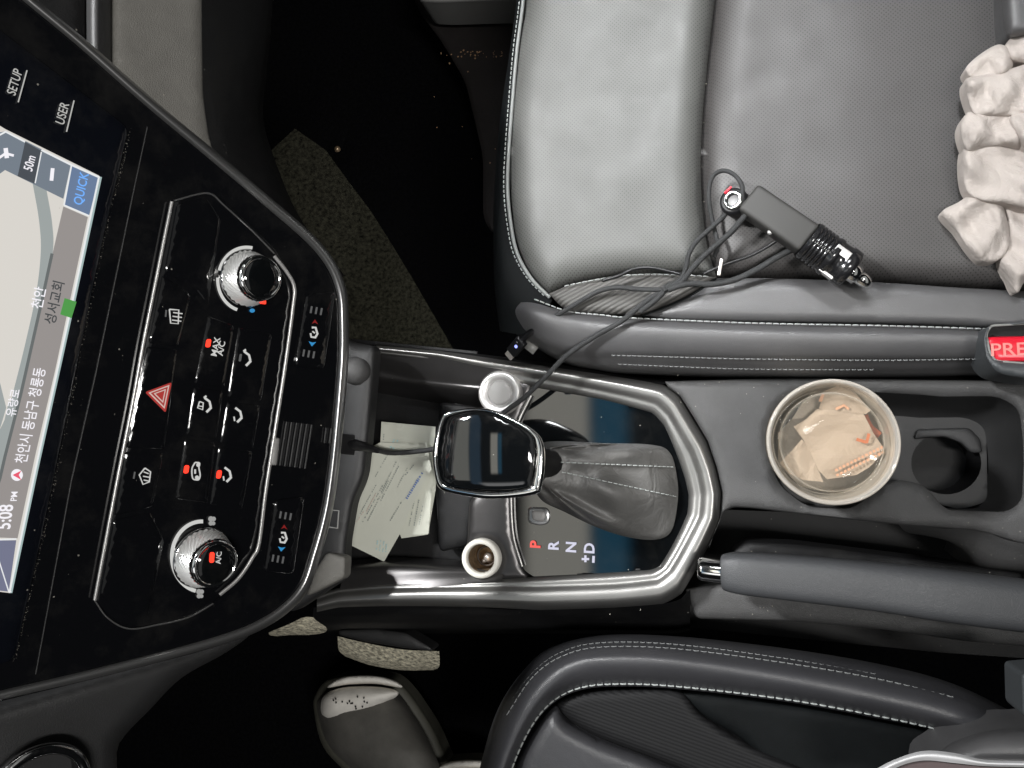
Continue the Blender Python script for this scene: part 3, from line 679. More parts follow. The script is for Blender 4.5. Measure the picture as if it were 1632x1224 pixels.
# chrome ring of the air vent at the lower left corner
cring = FP(62, 1262, -0.006)
kk = (FP(62, 1261, 0)-FP(62, 1262, 0)).length
x_, y_, z_ = frame(Nrm, Lat)
def torus(c0, axis, Rr, rr, n=56, m=12, xr=1.0):
    x_, y_, z_ = frame(axis, Lat); rows = []
    for i in range(n):
        a = 2*math.pi*i/n; d = x_*math.cos(a)+y_*math.sin(a)*xr
        rows.append([c0+d*(Rr+rr*math.cos(2*math.pi*j/m))+z_*rr*math.sin(2*math.pi*j/m) for j in range(m)])
    return grid(rows, close_u=True, close_v=True)
build('vent_ring', torus(cring, Nrm, 66*kk, 9*kk), 'chrome_dark', dash)
build('vent_well', lathe(cring-Nrm*0.02, Nrm, [(66*kk, 0.02), (56*kk, 0.0), (2*kk, -0.001)], 40), 'plastic_black', dash)
# ================================================================== CENTRE CONSOLE
con = thing('centre_console', 'centre console with silver framed gear surround, open tray and cup holders', 'console', P(1000, 760, -0.3))
# lower stack behind the tray, below the fascia
build('stack_base', sheet(rp([(430, 450), (560, 545), (600, 552), (596, 610), (589, 690), (581, 762), (564, 798), (553, 866), (552, 905), (550, 922), (470, 975), (380, 960)], [0, 10, 10, 20, 20, 20, 14, 10, 10, 12, 10, 0]), at(0.035), s=10, h=0.008, w=16, skirt=0.010), 'plastic_dark', con)
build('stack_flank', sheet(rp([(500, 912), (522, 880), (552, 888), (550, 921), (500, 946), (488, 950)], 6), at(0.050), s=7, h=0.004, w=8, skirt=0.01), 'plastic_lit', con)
pb = P(563, 592, 0.06)
build('plug_cover', lathe(pb, (0.8, 0, 0.6), [(0.011, 0), (0.012, 0.004), (0.010, 0.012), (0.004, 0.015), (0.0002, 0.0155)], 28), 'plastic_grain', con)
build('port_frame', join(stroke([(520, 812), (540, 814), (538, 842), (524, 840)], 2.4, at(0.056), 0, th=0.001), stroke([(523, 822), (519, 840)], 4, at(0.056), 0, th=0.001)), 'buckle_rim', con)
# tray
tray = [(604, 556), (700, 572), (800, 597), (822, 640), (818, 700), (800, 720), (770, 800), (745, 925), (640, 925), (548, 935), (556, 905), (575, 800), (590, 700)]
build('tray_floor', sheet([(560, 540), (760, 560), (770, 700), (760, 940), (540, 950), (556, 800)], at(-0.055), s=14), 'plastic_black', con)
build('tray_wall', loft([[(596, 552, 0.0), (660, 560, 0.002), (740, 575, 0.003), (800, 590, 0.003)], [(596, 575, -0.012), (660, 588, -0.010), (740, 600, -0.005), (800, 606, -0.001)],
      [(596, 590, -0.020), (660, 603, -0.018), (740, 612, -0.010), (800, 618, -0.004)], [(596, 603, -0.022), (660, 612, -0.022), (740, 622, -0.014), (800, 626, -0.006)], [(596, 625, -0.053), (660, 636, -0.054), (740, 650, -0.054), (800, 655, -0.05)]]), 'metal_panel', con)
build('tray_wall', loft([[(540, 946, 0.0), (640, 942, 0.0), (720, 932, 0.001), (800, 925, 0.002)], [(545, 925, -0.004), (640, 918, -0.004), (720, 915, -0.004), (800, 915, -0.002)],
      [(552, 903, -0.012), (630, 898, -0.012), (720, 903, -0.012), (760, 905, -0.01)], [(556, 893, -0.045), (630, 888, -0.05), (720, 892, -0.05), (760, 895, -0.05)]]), 'metal_panel', con)
build('tray_step', sheet(rp([(700, 640), (760, 648), (762, 800), (748, 870), (700, 880), (694, 760)], 10), at(-0.03), s=10, h=0.004, w=10, skirt=0.025), 'plastic_black', con)
# cross member with start button and socket
cm = rp([(765, 596), (850, 606), (846, 628), (818, 690), (814, 760), (817, 850), (832, 904), (845, 922), (760, 926), (738, 905), (745, 860), (748, 800), (765, 780), (775, 680)], 10)
build('cross_member', sheet(cm, at(-0.006), s=8, h=0.004, w=12, skirt=0.045, holes=[arc(771, 888, 27, 27, 0, 350, 30)], hole_skirt=0.012), 'metal_panel', con)
# silver frame
O_ = [(600, 551), (700, 560), (780, 571), (911, 590), (1000, 604), (1056, 614), (1082, 632), (1104, 668), (1126, 704), (1140, 745), (1149, 785), (1146, 828), (1128, 870), (1110, 905), (1086, 945), (1056, 962), (980, 968), (862, 972), (780, 968), (690, 966), (610, 966), (540, 968), (505, 975)]
Rg = [(602, 556), (700, 566), (780, 581), (911, 602), (1000, 619), (1050, 631), (1071, 648), (1090, 680), (1110, 715), (1124, 750), (1132, 787), (1129, 825), (1112, 862), (1095, 893), (1076, 924), (1050, 940), (980, 948), (862, 952), (780, 950), (690, 948), (610, 950), (540, 954), (505, 963)]
Md = [(602, 560), (700, 571), (780, 590), (911, 613), (1000, 632), (1045, 644), (1064, 662), (1080, 690), (1098, 722), (1110, 756), (1116, 788), (1113, 822), (1098, 852), (1082, 882), (1066, 908), (1046, 923), (980, 930), (862, 934), (800, 934), (690, 936), (610, 938), (540, 944), (505, 955)]
I_ = [(602, 564), (700, 576), (790, 606), (880, 622), (963, 637), (1038, 657), (1058, 677), (1069, 700), (1082, 732), (1092, 762), (1098, 789), (1096, 818), (1084, 846), (1070, 873), (1052, 902), (1035, 909), (963, 914), (862, 919), (806, 922), (690, 928), (610, 930), (540, 937), (505, 948)]
zO = -0.010; 
frame_v = loft([[(x+1, y-1, -0.03) for x, y in O_], [(x, y, zO) for x, y in O_], [((a+c_)/2, (b+d)/2, 0.003) for (a, b), (c_, d) in zip(O_, Rg)], [(x, y, 0.0045) for x, y in Rg], [((a+c_)/2, (b+d)/2, 0.0032) for (a, b), (c_, d) in zip(Md, Rg)], [(x, y, 0.0) for x, y in Md], [((a*.5+c_*.5), (b*.5+d*.5), -0.0005) for (a, b), (c_, d) in zip(Md, I_)], [(x, y, -0.0045) for x, y in I_], [(x, y, -0.012) for x, y in I_]], n=6, sub=3, ten=0.65)
build('silver_frame', frame_v, 'metal_trim', con)
# glossy gear panel
gp = rp([(844, 622), (876, 613), (964, 630), (1043, 651), (1072, 680), (1106, 789), (1092, 852), (1055, 911), (963, 921), (862, 926), (829, 905), (812, 850), (810, 770), (816, 698)], [10, 10, 0, 14, 14, 14, 14, 14, 0, 16, 16, 10, 20, 20])
gearp = build('gear_panel', sheet(gp, at(-0.0062), s=9, h=0.0, w=4, skirt=0.004), 'glass_black', con)
build('panel_edge', stroke([(846, 630), (826, 672), (817, 712), (814, 760), (817, 848), (832, 903)], 6, at(-0.0045), 0, n=6, th=0.003), 'metal_trim', con)
GT = lambda px, py, h=0.0: P(px, py, -0.0044+h)
GT.down = Vector((0, 0, -1))
for s_, x, y, m_ in (('P', 854, 868, 'led_P'), ('R', 883, 870, 'led_letters'), ('N', 911, 872, 'led_letters'), ('D', 940, 874, 'led_letters')):
    ftext('gear_letter', s_, x, y, 16, m_, gearp, 0.0, rot=0.03, bold=0.03, mp=GT)
build('gear_letter', join(stroke([(927, 891), (939, 891)], 3.6, GT), stroke([(933, 885), (933, 896)], 3.6, GT, 0.0001), stroke([(946, 886), (945.5, 897)], 4, GT)), 'led_letters', gearp, smooth=False)
build('gear_led', flat(rp([(823, 788), (833, 786), (834, 791), (824, 793)], 2), GT, 0.003, 0.0005), 'led_red', gearp, smooth=False)
lk = build('shift_lock_button', sheet(rp([(841, 808), (872, 809), (877, 820), (874, 835), (860, 838), (841, 833)], 7), at(-0.0050), s=5, h=0.001, w=3, skirt=0.002), 'gloss_rim', gearp)
build('button_cap', sheet(rp([(847, 813), (868, 814), (871, 823), (866, 832), (848, 829)], 6), at(-0.0035), s=4, h=0.002, w=5, skirt=0.002), 'button_grey', lk)
# start button and power socket
c0 = P(800, 627, -0.005)
sb = build('start_button', lathe(c0, (0, 0, 1), [(0.0195, -0.012), (0.0195, 0.007), (0.0186, 0.0098), (0.0170, 0.0108), (0.0118, 0.0095), (0.0112, 0.0085)], 48), 'silver_satin', con)
build('button_cap', lathe(c0, (0, 0, 1), [(0.0110, 0.0086), (0.0106, 0.0096), (0.009, 0.0100), (0.0001, 0.0100)], 40), 'button_grey', sb)
c1 = P(771, 888, -0.008)
sk = build('power_socket', lathe(c1, (0, 0, 1), [(0.0172, -0.014), (0.0172, 0.008), (0.0166, 0.0112), (0.0150, 0.0122), (0.0128, 0.0115), (0.0122, 0.009), (0.0120, -0.0295)], 48), 'silver_ring', con)
build('socket_well', lathe(c1, (0, 0, 1), [(0.0119, 0.007), (0.0115, -0.005), (0.0110, -0.028), (0.003, -0.029), (0.0001, -0.029)], 36), 'socket_inside', sk)
build('socket_contact', join(lathe(c1+Vector((0.002, 0.001, 0)), (0.1, 0.2, 1), [(0.005, -0.027), (0.0045, -0.012), (0.003, -0.006), (0.0001, -0.005)], 16), lathe(c1+Vector((-0.004, -0.005, 0)), (0, 0, 1), [(0.003, -0.027), (0.002, -0.014), (0.0001, -0.013)], 12)), 'usb_metal', sk)
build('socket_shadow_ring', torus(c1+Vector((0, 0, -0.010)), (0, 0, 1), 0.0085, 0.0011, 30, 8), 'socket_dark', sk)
# rear deck with cup holder opening
hole = rp([(1222, 690), (1240, 640), (1290, 622), (1395, 625), (1470, 629), (1500, 632), (1590, 631), (1624, 650), (1632, 720), (1628, 800), (1604, 816), (1508, 813), (1472, 772), (1432, 764), (1400, 776), (1360, 812), (1285, 808), (1238, 770)], [20, 24, 20, 6, 6, 10, 20, 20, 30, 14, 14, 14, 16, 12, 16, 20, 20, 20])
deck = [(1060, 608), (1130, 606), (1230, 603), (1400, 604), (1560, 606), (1800, 608), (1800, 872), (1632, 868), (1560, 846), (1450, 838), (1300, 822), (1200, 810), (1168, 808), (1152, 816), (1138, 850), (1130, 874), (1130, 869), (1148, 829), (1151, 785), (1142, 744), (1128, 703), (1106, 666), (1084, 631), (1064, 616)]
build('rear_deck', sheet(rp(deck, [0, 20, 30, 0, 0, 0, 0, 20, 20, 20, 30, 10, 14, 10, 0, 0, 0, 0, 0, 0, 0, 0, 0, 0]), at(-0.008), s=9, h=0.006, w=9, skirt=0.10, holes=[hole], hole_skirt=0.003), 'plastic_grain', con)
# cup holder walls: from the opening down to the floor
inn = []
hc = resample(hole, 8)
inner_ctr = np.array([1430.0, 722.0])
def shrink(p, lx, rx, ty, by):
    x, y = p; u = (x-1222)/(1632-1222)
    x2 = 1222+lx+(x-1222)*(410-lx-rx)/410; y2 = 622+ty+(y-622)*(194-ty-by)/194; return (x2, y2)
rows = [[P(*p, -0.0075) for p in hc], [P(*shrink(p, 1, 6, 4, 1), -0.016) for p in hc], [P(*shrink(p, 4, 22, 12, 2), -0.030) for p in hc], [P(*shrink(p, 8, 52, 32, 4), -0.045) for p in hc], [P(*shrink(p, 9, 56, 36, 5), -0.047) for p in hc]]
build('cup_holder_wall', grid(rows, close_u=True), 'plastic_dark', con)
bot = resample(rp([(1232, 660), (1400, 658), (1568, 662), (1572, 690), (1574, 800), (1530, 812), (1440, 790), (1300, 812), (1232, 790)], 14), 10)
build('cup_holder_ledge', sheet([tuple(p) for p in bot], at(-0.047), s=10, holes=[arc(1508, 738, 56, 50, 0, 350, 30), arc(1318, 730, 78, 68, 0, 350, 30)]), 'plastic_dark', con)
for (cx, cy, rr2, ry2) in ((1508, 738, 56, 50), (1318, 730, 78, 68)):
    a = [P(x, y, -0.047) for x, y in arc(cx, cy, rr2, ry2, 0, 350, 35)]; b = [v+Vector((0, 0, -0.035)) for v in a]; k = len(a)
    cf = sum(b, Vector())/k
    b = [cf+(v-cf)*0.93 for v in b]
    rim = [v+Vector((0, 0, 0.0015)) for v in a]
    build('cup_well', (a+b, [(i, (i+1) % k, k+(i+1) % k, k+i) for i in range(k)]+[tuple(range(k, 2*k))]), 'plastic_black', con, smooth=False)
build('partition', sheet(rp([(1462, 684), (1545, 682), (1562, 700), (1566, 722), (1548, 722), (1532, 706), (1505, 696), (1455, 700)], 6), at(-0.045), s=6, h=0.002, w=6, skirt=0.004), 'plastic_dark', con)
# handbrake recess wall and console flank
build('recess_floor', sheet([(1080, 815), (1150, 812), (1300, 818), (1480, 840), (1560, 846), (1800, 860), (1800, 1060), (1500, 1040), (1100, 1000), (1090, 940)], at(-0.13), s=20), 'plastic_black', con)
build('recess_wall', loft([[(1430, 834, -0.006), (1500, 842, -0.006), (1560, 845, -0.006), (1632, 866, -0.006), (1780, 872, -0.006)], [(1450, 850, -0.03), (1510, 856, -0.02), (1560, 856, -0.012), (1632, 880, -0.012), (1780, 890, -0.012)], [(1505, 856, -0.045), (1530, 875, -0.035), (1565, 898, -0.028), (1632, 908, -0.028), (1780, 915, -0.028)], [(1505, 876, -0.075), (1530, 895, -0.075), (1565, 912, -0.075), (1632, 925, -0.075), (1780, 935, -0.075)]]), 'plastic_grain', con)
build('brake_surround', sheet(rp([(1165, 880), (1190, 862), (1270, 866), (1380, 880), (1500, 895), (1632, 915), (1632, 950), (1400, 930), (1165, 915)], 10), at(-0.03), s=10, h=0.006, w=8, skirt=0.03), 'plastic_black', con)
build('console_flank', sheet(rp([(1090, 938), (1150, 930), (1260, 945), (1400, 965), (1500, 985), (1700, 1000), (1700, 1036), (1540, 1022), (1400, 1002), (1260, 990), (1110, 986)], [6, 10, 30, 0, 0, 0, 0, 10, 20, 20, 10]), at(-0.035), s=10, h=0.006, w=10, skirt=0.12), 'plastic_grain', con)
build('console_flank', loft([[(500, 968, -0.012), (700, 966, -0.012), (860, 972, -0.012), (1056, 962, -0.012), (1100, 940, -0.02)], [(500, 985, -0.03), (700, 984, -0.03), (860, 985, -0.03), (1056, 984, -0.04), (1100, 975, -0.04)], [(520, 1000, -0.08), (700, 1000, -0.08), (860, 1000, -0.08), (1056, 1000, -0.08), (1100, 995, -0.08)], [(520, 1010, -0.3), (700, 1010, -0.3), (860, 1010, -0.3), (1056, 1010, -0.3), (1100, 1005, -0.3)]]), 'plastic_black', con)
build('console_flank', loft([[(600, 551, -0.012), (780, 571, -0.012), (911, 590, -0.012), (1056, 612, -0.012), (1300, 603, -0.012), (1700, 606, -0.012)], [(600, 549, -0.05), (780, 566, -0.05), (911, 584, -0.05), (1056, 604, -0.05), (1300, 599, -0.05), (1700, 602, -0.05)], [(600, 560, -0.3), (780, 575, -0.3), (911, 590, -0.3), (1056, 606, -0.3), (1300, 606, -0.3), (1700, 606, -0.3)]]), 'plastic_black', con)
# ================================================================== GEAR SELECTOR
gs = thing('gear_selector', 'gear selector with black and chrome head above a pleated grey leather boot', 'gear lever', P(980, 780, -0.006))
base = resample(cr([(872, 704), (960, 706), (1040, 709), (1068, 722), (1079, 760), (1080, 800), (1070, 846), (1045, 860), (1000, 856), (950, 840), (900, 816), (862, 796), (846, 760), (850, 722)], 8, True), 3)
cB = base.mean(0); nb = len(base)
topc = np.array([862.0, 738.0]); rows = []
lv = 34
for i in range(lv+1):
    t = i/lv; row = []
    for k in range(nb):
        p = base[k]; a = math.atan2(p[1]-cB[1], p[0]-cB[0])
        tp = topc+np.array([math.cos(a)*10, math.sin(a)*26+4])
        s_ = t**1.15
        q = p*(1-s_)+tp*s_
        fold = (math.sin(a*3+1.0+t*2.5)*0.55+math.sin(a*7+0.4-t*3)*0.45+math.sin(a*2-2.4+t*4)*0.5+0.35*math.sin(a*4+t*11))*math.sin(math.pi*min(1, t*1.15))**0.6
        puff = 0.016*math.sin(math.pi*min(1, t*1.3))**0.7 if t < 0.77 else 0.0
        z = -0.004+t*0.062+puff*0.55+0.0085*fold
        if t < 0.06: z = -0.0046+t*0.09
        row.append(P(q[0], q[1], z))
    rows.append(row)
boot = build('boot', grid(rows, close_u=True), 'boot_leather', gs)
def boot_line(a_deg, t0=0.05, t1=0.95):
    k = min(range(nb), key=lambda i: abs(math.degrees(math.atan2(base[i][1]-cB[1], base[i][0]-cB[0]))-a_deg)); return [rows[i][k]+Vector((0, 0, 0.0010)) for i in range(int(lv*t0), int(lv*t1))]
build('stitching', join(seam(boot_line(-14), r=0.0005, dash=0.0032, gap=0.0016), seam(boot_line(10), r=0.0005, dash=0.0032, gap=0.0016)), 'thread', boot)
# stem + collar
build('stem', tube([P(905, 745, 0.02), P(868, 738, 0.055), P(840, 732, 0.075)], 0.012, 16), 'plastic_black', gs)
Kout = cr([(693, 700), (702, 668), (716, 656), (756, 650), (790, 655), (832, 674), (856, 690), (866, 706), (869, 732), (864, 772), (852, 788), (784, 795), (735, 789), (702, 779), (693, 756), (690, 728)], 5, True)
Kin = cr([(699, 700), (708, 668), (720, 660), (756, 655), (786, 660), (826, 679), (846, 693), (851, 704), (852, 732), (847, 764), (840, 776), (794, 781), (735, 777), (706, 769), (699, 752), (696, 728)], 5, True)
kr = resample(Kout, 4); KC = kr.mean(0)
zk = 0.105
rows = []
for sc, z in ((0.50, -0.040), (0.62, -0.032), (0.80, -0.022), (0.93, -0.012), (1.0, -0.004), (1.005, 0.001), (0.99, 0.0035)):
    rows.append([P(*(KC+np.array([14*(1-sc)*2.0, 0])+(p-KC)*sc), zk+z) for p in kr])
ki = np.array([Kin[min(range(len(Kin)), key=lambda j: (Kin[j][0]-p[0])**2+(Kin[j][1]-p[1])**2)] for p in kr])
rows.append([P(*((p+q)/2), zk+0.0048) for p, q in zip(kr, ki)]); rows.append([P(*q, zk+0.0035) for q in ki]); rows.append([P(*q, zk+0.001) for q in ki])
knobo = build('lever_head', grid(rows, close_u=True), 'chrome', gs)
def capz(v, d): return 0.0060*(1-np.clip(np.abs(v[:, 0]-775)/90, 0, 1)**2)+0.003*(1-np.clip(np.abs(v[:, 1]-716)/70, 0, 1)**2)
build('head_cap', sheet(Kin, at(zk-0.0002), s=7, h=0.0012, w=5, skirt=0.0, hfun=capz), 'glass_black', knobo)
# ================================================================== HANDBRAKE
hb = thing('handbrake', 'grey grained handbrake lever with chrome release button at its tip', 'handbrake', P(1350, 930, -0.02))
path = [(1152, 911, 0.030), (1168, 912, 0.032), (1200, 915, 0.033), (1300, 924, 0.032), (1400, 935, 0.030), (1500, 948, 0.026), (1600, 961, 0.020), (1720, 975, 0.01)]
hw = [0.0130, 0.0150, 0.0160, 0.0170, 0.0175, 0.0185, 0.0185, 0.0185]
pp = cr([(*p, w_) for p, w_ in zip(path, hw)], 8); rows = []
W_ = [P(a, b, z) for a, b, z, _ in pp]
for i, (a, b, z, w_) in enumerate(pp):
    t = (W_[min(i+1, len(W_)-1)]-W_[max(i-1, 0)]).normalized(); sd = t.cross(Vector((0, 0, 1))).normalized(); up_ = sd.cross(t)
    e = 0.55 if i == 0 else (0.85 if i == 1 else 1)
    rows.append([W_[i]+sd*w_*e*math.copysign(abs(math.cos(q))**0.6, math.cos(q))+up_*w_*0.85*e*math.copysign(abs(math.sin(q))**0.6, math.sin(q)) for q in [2*math.pi*k/32 for k in range(32)]])
g_ = grid(rows, close_u=True); g_[1].append(tuple(range(32)))
build('grip', g_, 'plastic_brake', hb)
ax = (P(1109, 907, 0.030)-P(1156, 912, 0.031)).normalized()
build('release_button', lathe(P(1158, 911, 0.031), ax, [(0.0088, 0), (0.0088, 0.018), (0.0082, 0.0205), (0.0070, 0.0215), (0.0060, 0.0205), (0.0002, 0.0200)], 32), 'chrome', hb)
# ================================================================== PASSENGER SEAT
seat = thing('leather_seat', 'black leather passenger seat with perforated front cushion, holding charger and white cloth', 'car seat', P(1200, 300, -0.3), 'front seats of the car')
def zs(px, py): return 0.045
topA = cr([(838, -120), (838, 0), (829, 60), (822, 120), (815, 200), (813, 280), (818, 350), (828, 400), (848, 440), (874, 468)], 5)
botA = cr([(874, 468), (915, 452), (960, 443), (1010, 437), (1080, 437), (1142, 442)], 5)
rightA = cr([(1142, 442), (1127, 390), (1119, 320), (1117, 250), (1121, 170), (1129, 90), (1139, 0), (1150, -120)], 5)
A = topA+botA[1:]+rightA[1:]
def wrinkle(v, d):
    x, y = v[:, 0], v[:, 1]
    return 0.0006*np.sin(x*0.021+y*0.013)*np.sin(y*0.017-x*0.008+1.2)+0.0005*np.exp(-((x-1000)**2/9000+(y-250)**2/14000))*np.sin((x+y)*0.045)
build('front_cushion', sheet(A, at(0.022), s=9, h=0.020, w=48, skirt=0.05, hfun=wrinkle), 'leather_perforated', seat)
B = rightA[::-1][:-1]+cr([(1142, 442), (1250, 443), (1400, 449), (1520, 457), (1632, 463), (1760, 470)], 5)+[(1760, -120)]
build('rear_cushion', sheet(B, at(0.020), s=9, h=0.022, w=60, skirt=0.05, hfun=wrinkle), 'leather_rear_shaded', seat)
# front edge roll outside the piping
E1 = [(800, 528), (793, 490), (788, 440), (787, 380), (788, 320), (792, 250), (800, 170), (812, 90), (824, 0), (838, -110)]
E2 = [(846, 530), (815, 480), (800, 440), (795, 380), (796, 320), (800, 250), (807, 170), (818, 90), (830, 0), (842, -110)]
E3 = [(880, 478), (848, 446), (826, 405), (816, 360), (810, 300), (812, 230), (818, 160), (826, 90), (835, 0), (844, -110)]
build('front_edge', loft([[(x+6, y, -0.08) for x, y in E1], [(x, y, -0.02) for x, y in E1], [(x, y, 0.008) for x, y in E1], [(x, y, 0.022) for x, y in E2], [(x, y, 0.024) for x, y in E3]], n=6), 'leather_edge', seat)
pipe = cr([(x, y) for x, y in [(842, -100), (834, 0), (824, 80), (817, 160), (811, 240), (809, 300), (814, 355), (824, 403), (846, 443), (876, 474)]], 8)
build('piping', tube([P(x, y, 0.027) for x, y in pipe], 0.0016, 8), 'piping', seat)
build('stitching', seam([P(x-6, y, 0.0272) for x, y in pipe], dash=0.0022, gap=0.002, r=0.0005), 'thread', seat)
build('stitching', seam([P(x+1, y, -0.003) for x, y in cr(E1[:-1], 6)], dash=0.0022, gap=0.004, r=0.0005), 'thread_dim', seat)
# ribbed insert and side panel between cushion and bolster
Cc = cr([(874, 468), (915, 452), (960, 443), (1010, 437), (1080, 437), (1142, 442)], 5)+cr([(1142, 442), (1100, 470), (1060, 488), (1020, 502)], 5)[1:]+cr([(1020, 502), (960, 500), (905, 494), (874, 468)], 5)[1:-1]
build('ribbed_insert', sheet(Cc, at(0.028), s=6, h=0.006, w=14, skirt=0.01), 'ribbed', seat)
Dd = cr([(1142, 443), (1250, 444), (1400, 450), (1520, 458), (1632, 464), (1760, 471)], 5)+cr([(1760, 545), (1640, 534), (1560, 521), (1400, 515), (1200, 512), (1080, 509), (1024, 502)], 5)+cr([(1024, 502), (1062, 488), (1104, 468), (1142, 443)], 4)[1:-1]
build('side_panel', sheet(Dd, at(0.030), s=7, h=0.007, w=18, skirt=0.01), 'leather', seat)
build('seam_line', tube([P(x, y, 0.033) for x, y in cr([(1024, 503), (1062, 489), (1104, 469), (1142, 444)], 6)], 0.0008, 6), 'leather_edge', seat)
# bolster lofted
s0 = [(806, 486), (846, 482), (905, 496), (1010, 507), (1200, 515), (1400, 519), (1560, 524), (1760, 535)]
s1 = [(806, 494), (850, 499), (915, 512), (1010, 522), (1200, 530), (1400, 534), (1560, 536), (1760, 545)]
s2 = [(808, 504), (858, 526), (925, 545), (1010, 552), (1200, 558), (1400, 560), (1560, 560), (1760, 565)]
s3 = [(812, 514), (872, 552), (935, 568), (1010, 570), (1200, 575), (1400, 576), (1560, 576), (1760, 580)]
s4 = [(820, 530), (890, 574), (950, 588), (1010, 594), (1200, 600), (1400, 600), (1560, 598), (1760, 600)]
def zr(row, z, dx=0, dy=0): return [(x+dx, y+dy, min(z, 0.010) if i == 0 else z) for i, (x, y) in enumerate(row)]
bol = loft([zr(s0, 0.029), zr(s1, 0.038), zr(s2, 0.033), zr(s3, 0.022), zr(s4, -0.01), zr(s4, -0.14, 4, 2)], n=8, sub=5)
build('side_bolster', bol, 'leather', seat)
build('stitching', join(seam([P(x, y-1, 0.0335) for x, y in cr([(852, 478), (905, 497), (960, 503), (1010, 508), (1200, 516), (1400, 520), (1560, 525), (1700, 532)], 10)], dash=0.0036, gap=0.0016, r=0.0006)), 'thread', seat)
build('stitching', join(seam([P(x, y, 0.0285) for x, y in cr([(975, 566), (1080, 569), (1200, 572), (1400, 574), (1560, 572)], 10)], dash=0.0028, gap=0.0014, r=0.0005, nrm_up=Vector((0, -0.5, 0.8))),
      seam([P(x, y, 0.016) for x, y in cr([(985, 580), (1080, 584), (1200, 588), (1400, 589)], 10)], dash=0.0028, gap=0.0014, r=0.0004, nrm_up=Vector((0, -0.7, 0.7)))), 'thread_dim', seat)
build('stitching', seam([P(x, y, 0.0345) for x, y in cr([(900, 456), (960, 444), (1010, 438), (1080, 438), (1130, 441)], 8)], dash=0.0034, gap=0.0017, r=0.0005), 'thread', seat)
build('backrest', sheet(rp([(1595, -60), (1800, -60), (1800, 80), (1640, 60), (1604, 62), (1598, 30)], 10), at(0.06), s=10, h=0.02, w=20, skirt=0.03), 'leather', seat)
tg = P(800, 478, 0.002)
build('loose_strap', join(tube([P(801, 477, 0.0), P(810, 497, 0.001), P(826, 532, 0.0)], 0.0011, 6), boxo(P(846, 552, 0.002), (1, -0.8, 0), (0.8, 1, 0), (0, 0, 1), 0.006, 0.0045, 0.0006)), 'buckle_rim', seat)
# ================================================================== DRIVER SEAT
ds = thing('leather_seat', 'black leather driver seat with a double stitched side bolster beside the handbrake', 'car seat', P(1100, 1150, -0.3), 'front seats of the car')
d0 = [(752, 1300), (768, 1215), (795, 1130), (835, 1070), (880, 1033), (960, 1014), (1080, 1016), (1250, 1035), (1400, 1060), (1520, 1092), (1640, 1150), (1760, 1210)]
d1 = [(765, 1300), (782, 1215), (808, 1135), (848, 1076), (895, 1042), (960, 1027), (1080, 1030), (1250, 1052), (1400, 1078), (1520, 1107), (1640, 1165), (1760, 1225)]
d2 = [(785, 1300), (802, 1220), (835, 1145), (872, 1095), (915, 1065), (970, 1056), (1080, 1060), (1250, 1085), (1400, 1115), (1520, 1145), (1640, 1200), (1760, 1260)]
d3 = [(800, 1300), (815, 1232), (845, 1165), (880, 1122), (925, 1100), (985, 1094), (1080, 1098), (1250, 1118), (1400, 1145), (1520, 1172), (1640, 1225), (1760, 1290)]
dbm = loft([[(x, y-2, -0.14) for x, y in d0], [(x, y, -0.02) for x, y in d0], [(x, y, 0.018) for x, y in d1], [((a+c_)/2, (b+d)/2, 0.034) for (a, b), (c_, d) in zip(d1, d2)], [(x, y, 0.038) for x, y in d2], [((a+c_)/2, (b+d)/2, 0.033) for (a, b), (c_, d) in zip(d2, d3)], [(x, y, 0.020) for x, y in d3]], n=8, sub=5)
build('side_bolster', dbm, 'leather_driver', ds)
inner = d3
cush = cr(d3, 5)
build('cushion', sheet(cr([(815, 1300), (818, 1232), (848, 1167), (884, 1124), (905, 1150), (960, 1180), (1040, 1210), (1130, 1260), (1130, 1330)], 5)+[(815, 1330)], at(0.008), s=10, h=0.018, w=26, skirt=0.01), 'leather_driver', ds)
build('ribbed_insert', sheet(cr([(886, 1122), (925, 1103), (985, 1097), (1080, 1100), (1120, 1140), (1200, 1190), (1300, 1240), (1180, 1270), (1080, 1225), (960, 1178), (910, 1150)], 5, True), at(0.006), s=9, h=0.010, w=14, skirt=0.01), 'ribbed_dark', ds)
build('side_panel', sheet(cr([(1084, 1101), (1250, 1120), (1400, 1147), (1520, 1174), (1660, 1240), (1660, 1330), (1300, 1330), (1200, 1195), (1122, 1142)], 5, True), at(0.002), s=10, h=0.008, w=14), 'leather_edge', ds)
build('stitching', join(seam([P(x, y-4, 0.0235) for x, y in cr(d3[:-2], 10)], dash=0.0042, gap=0.002, r=0.0007)), 'thread', ds)
build('stitching', join(seam([P(x, y+4, 0.024) for x, y in cr(d1[2:-2], 10)], dash=0.0040, gap=0.0018, r=0.0005), seam([P(x, y-3, 0.014) for x, y in cr(d1[:-3], 10)], dash=0.0034, gap=0.0018, r=0.0004)), 'thread_dim', ds)
build('backrest', sheet(cr([(1500, 1196), (1530, 1178), (1580, 1164), (1640, 1160), (1760, 1165), (1760, 1330), (1500, 1330), (1470, 1230)], 5, True), at(0.060), s=10, h=0.025, w=40, skirt=0.04), 'leather', ds)
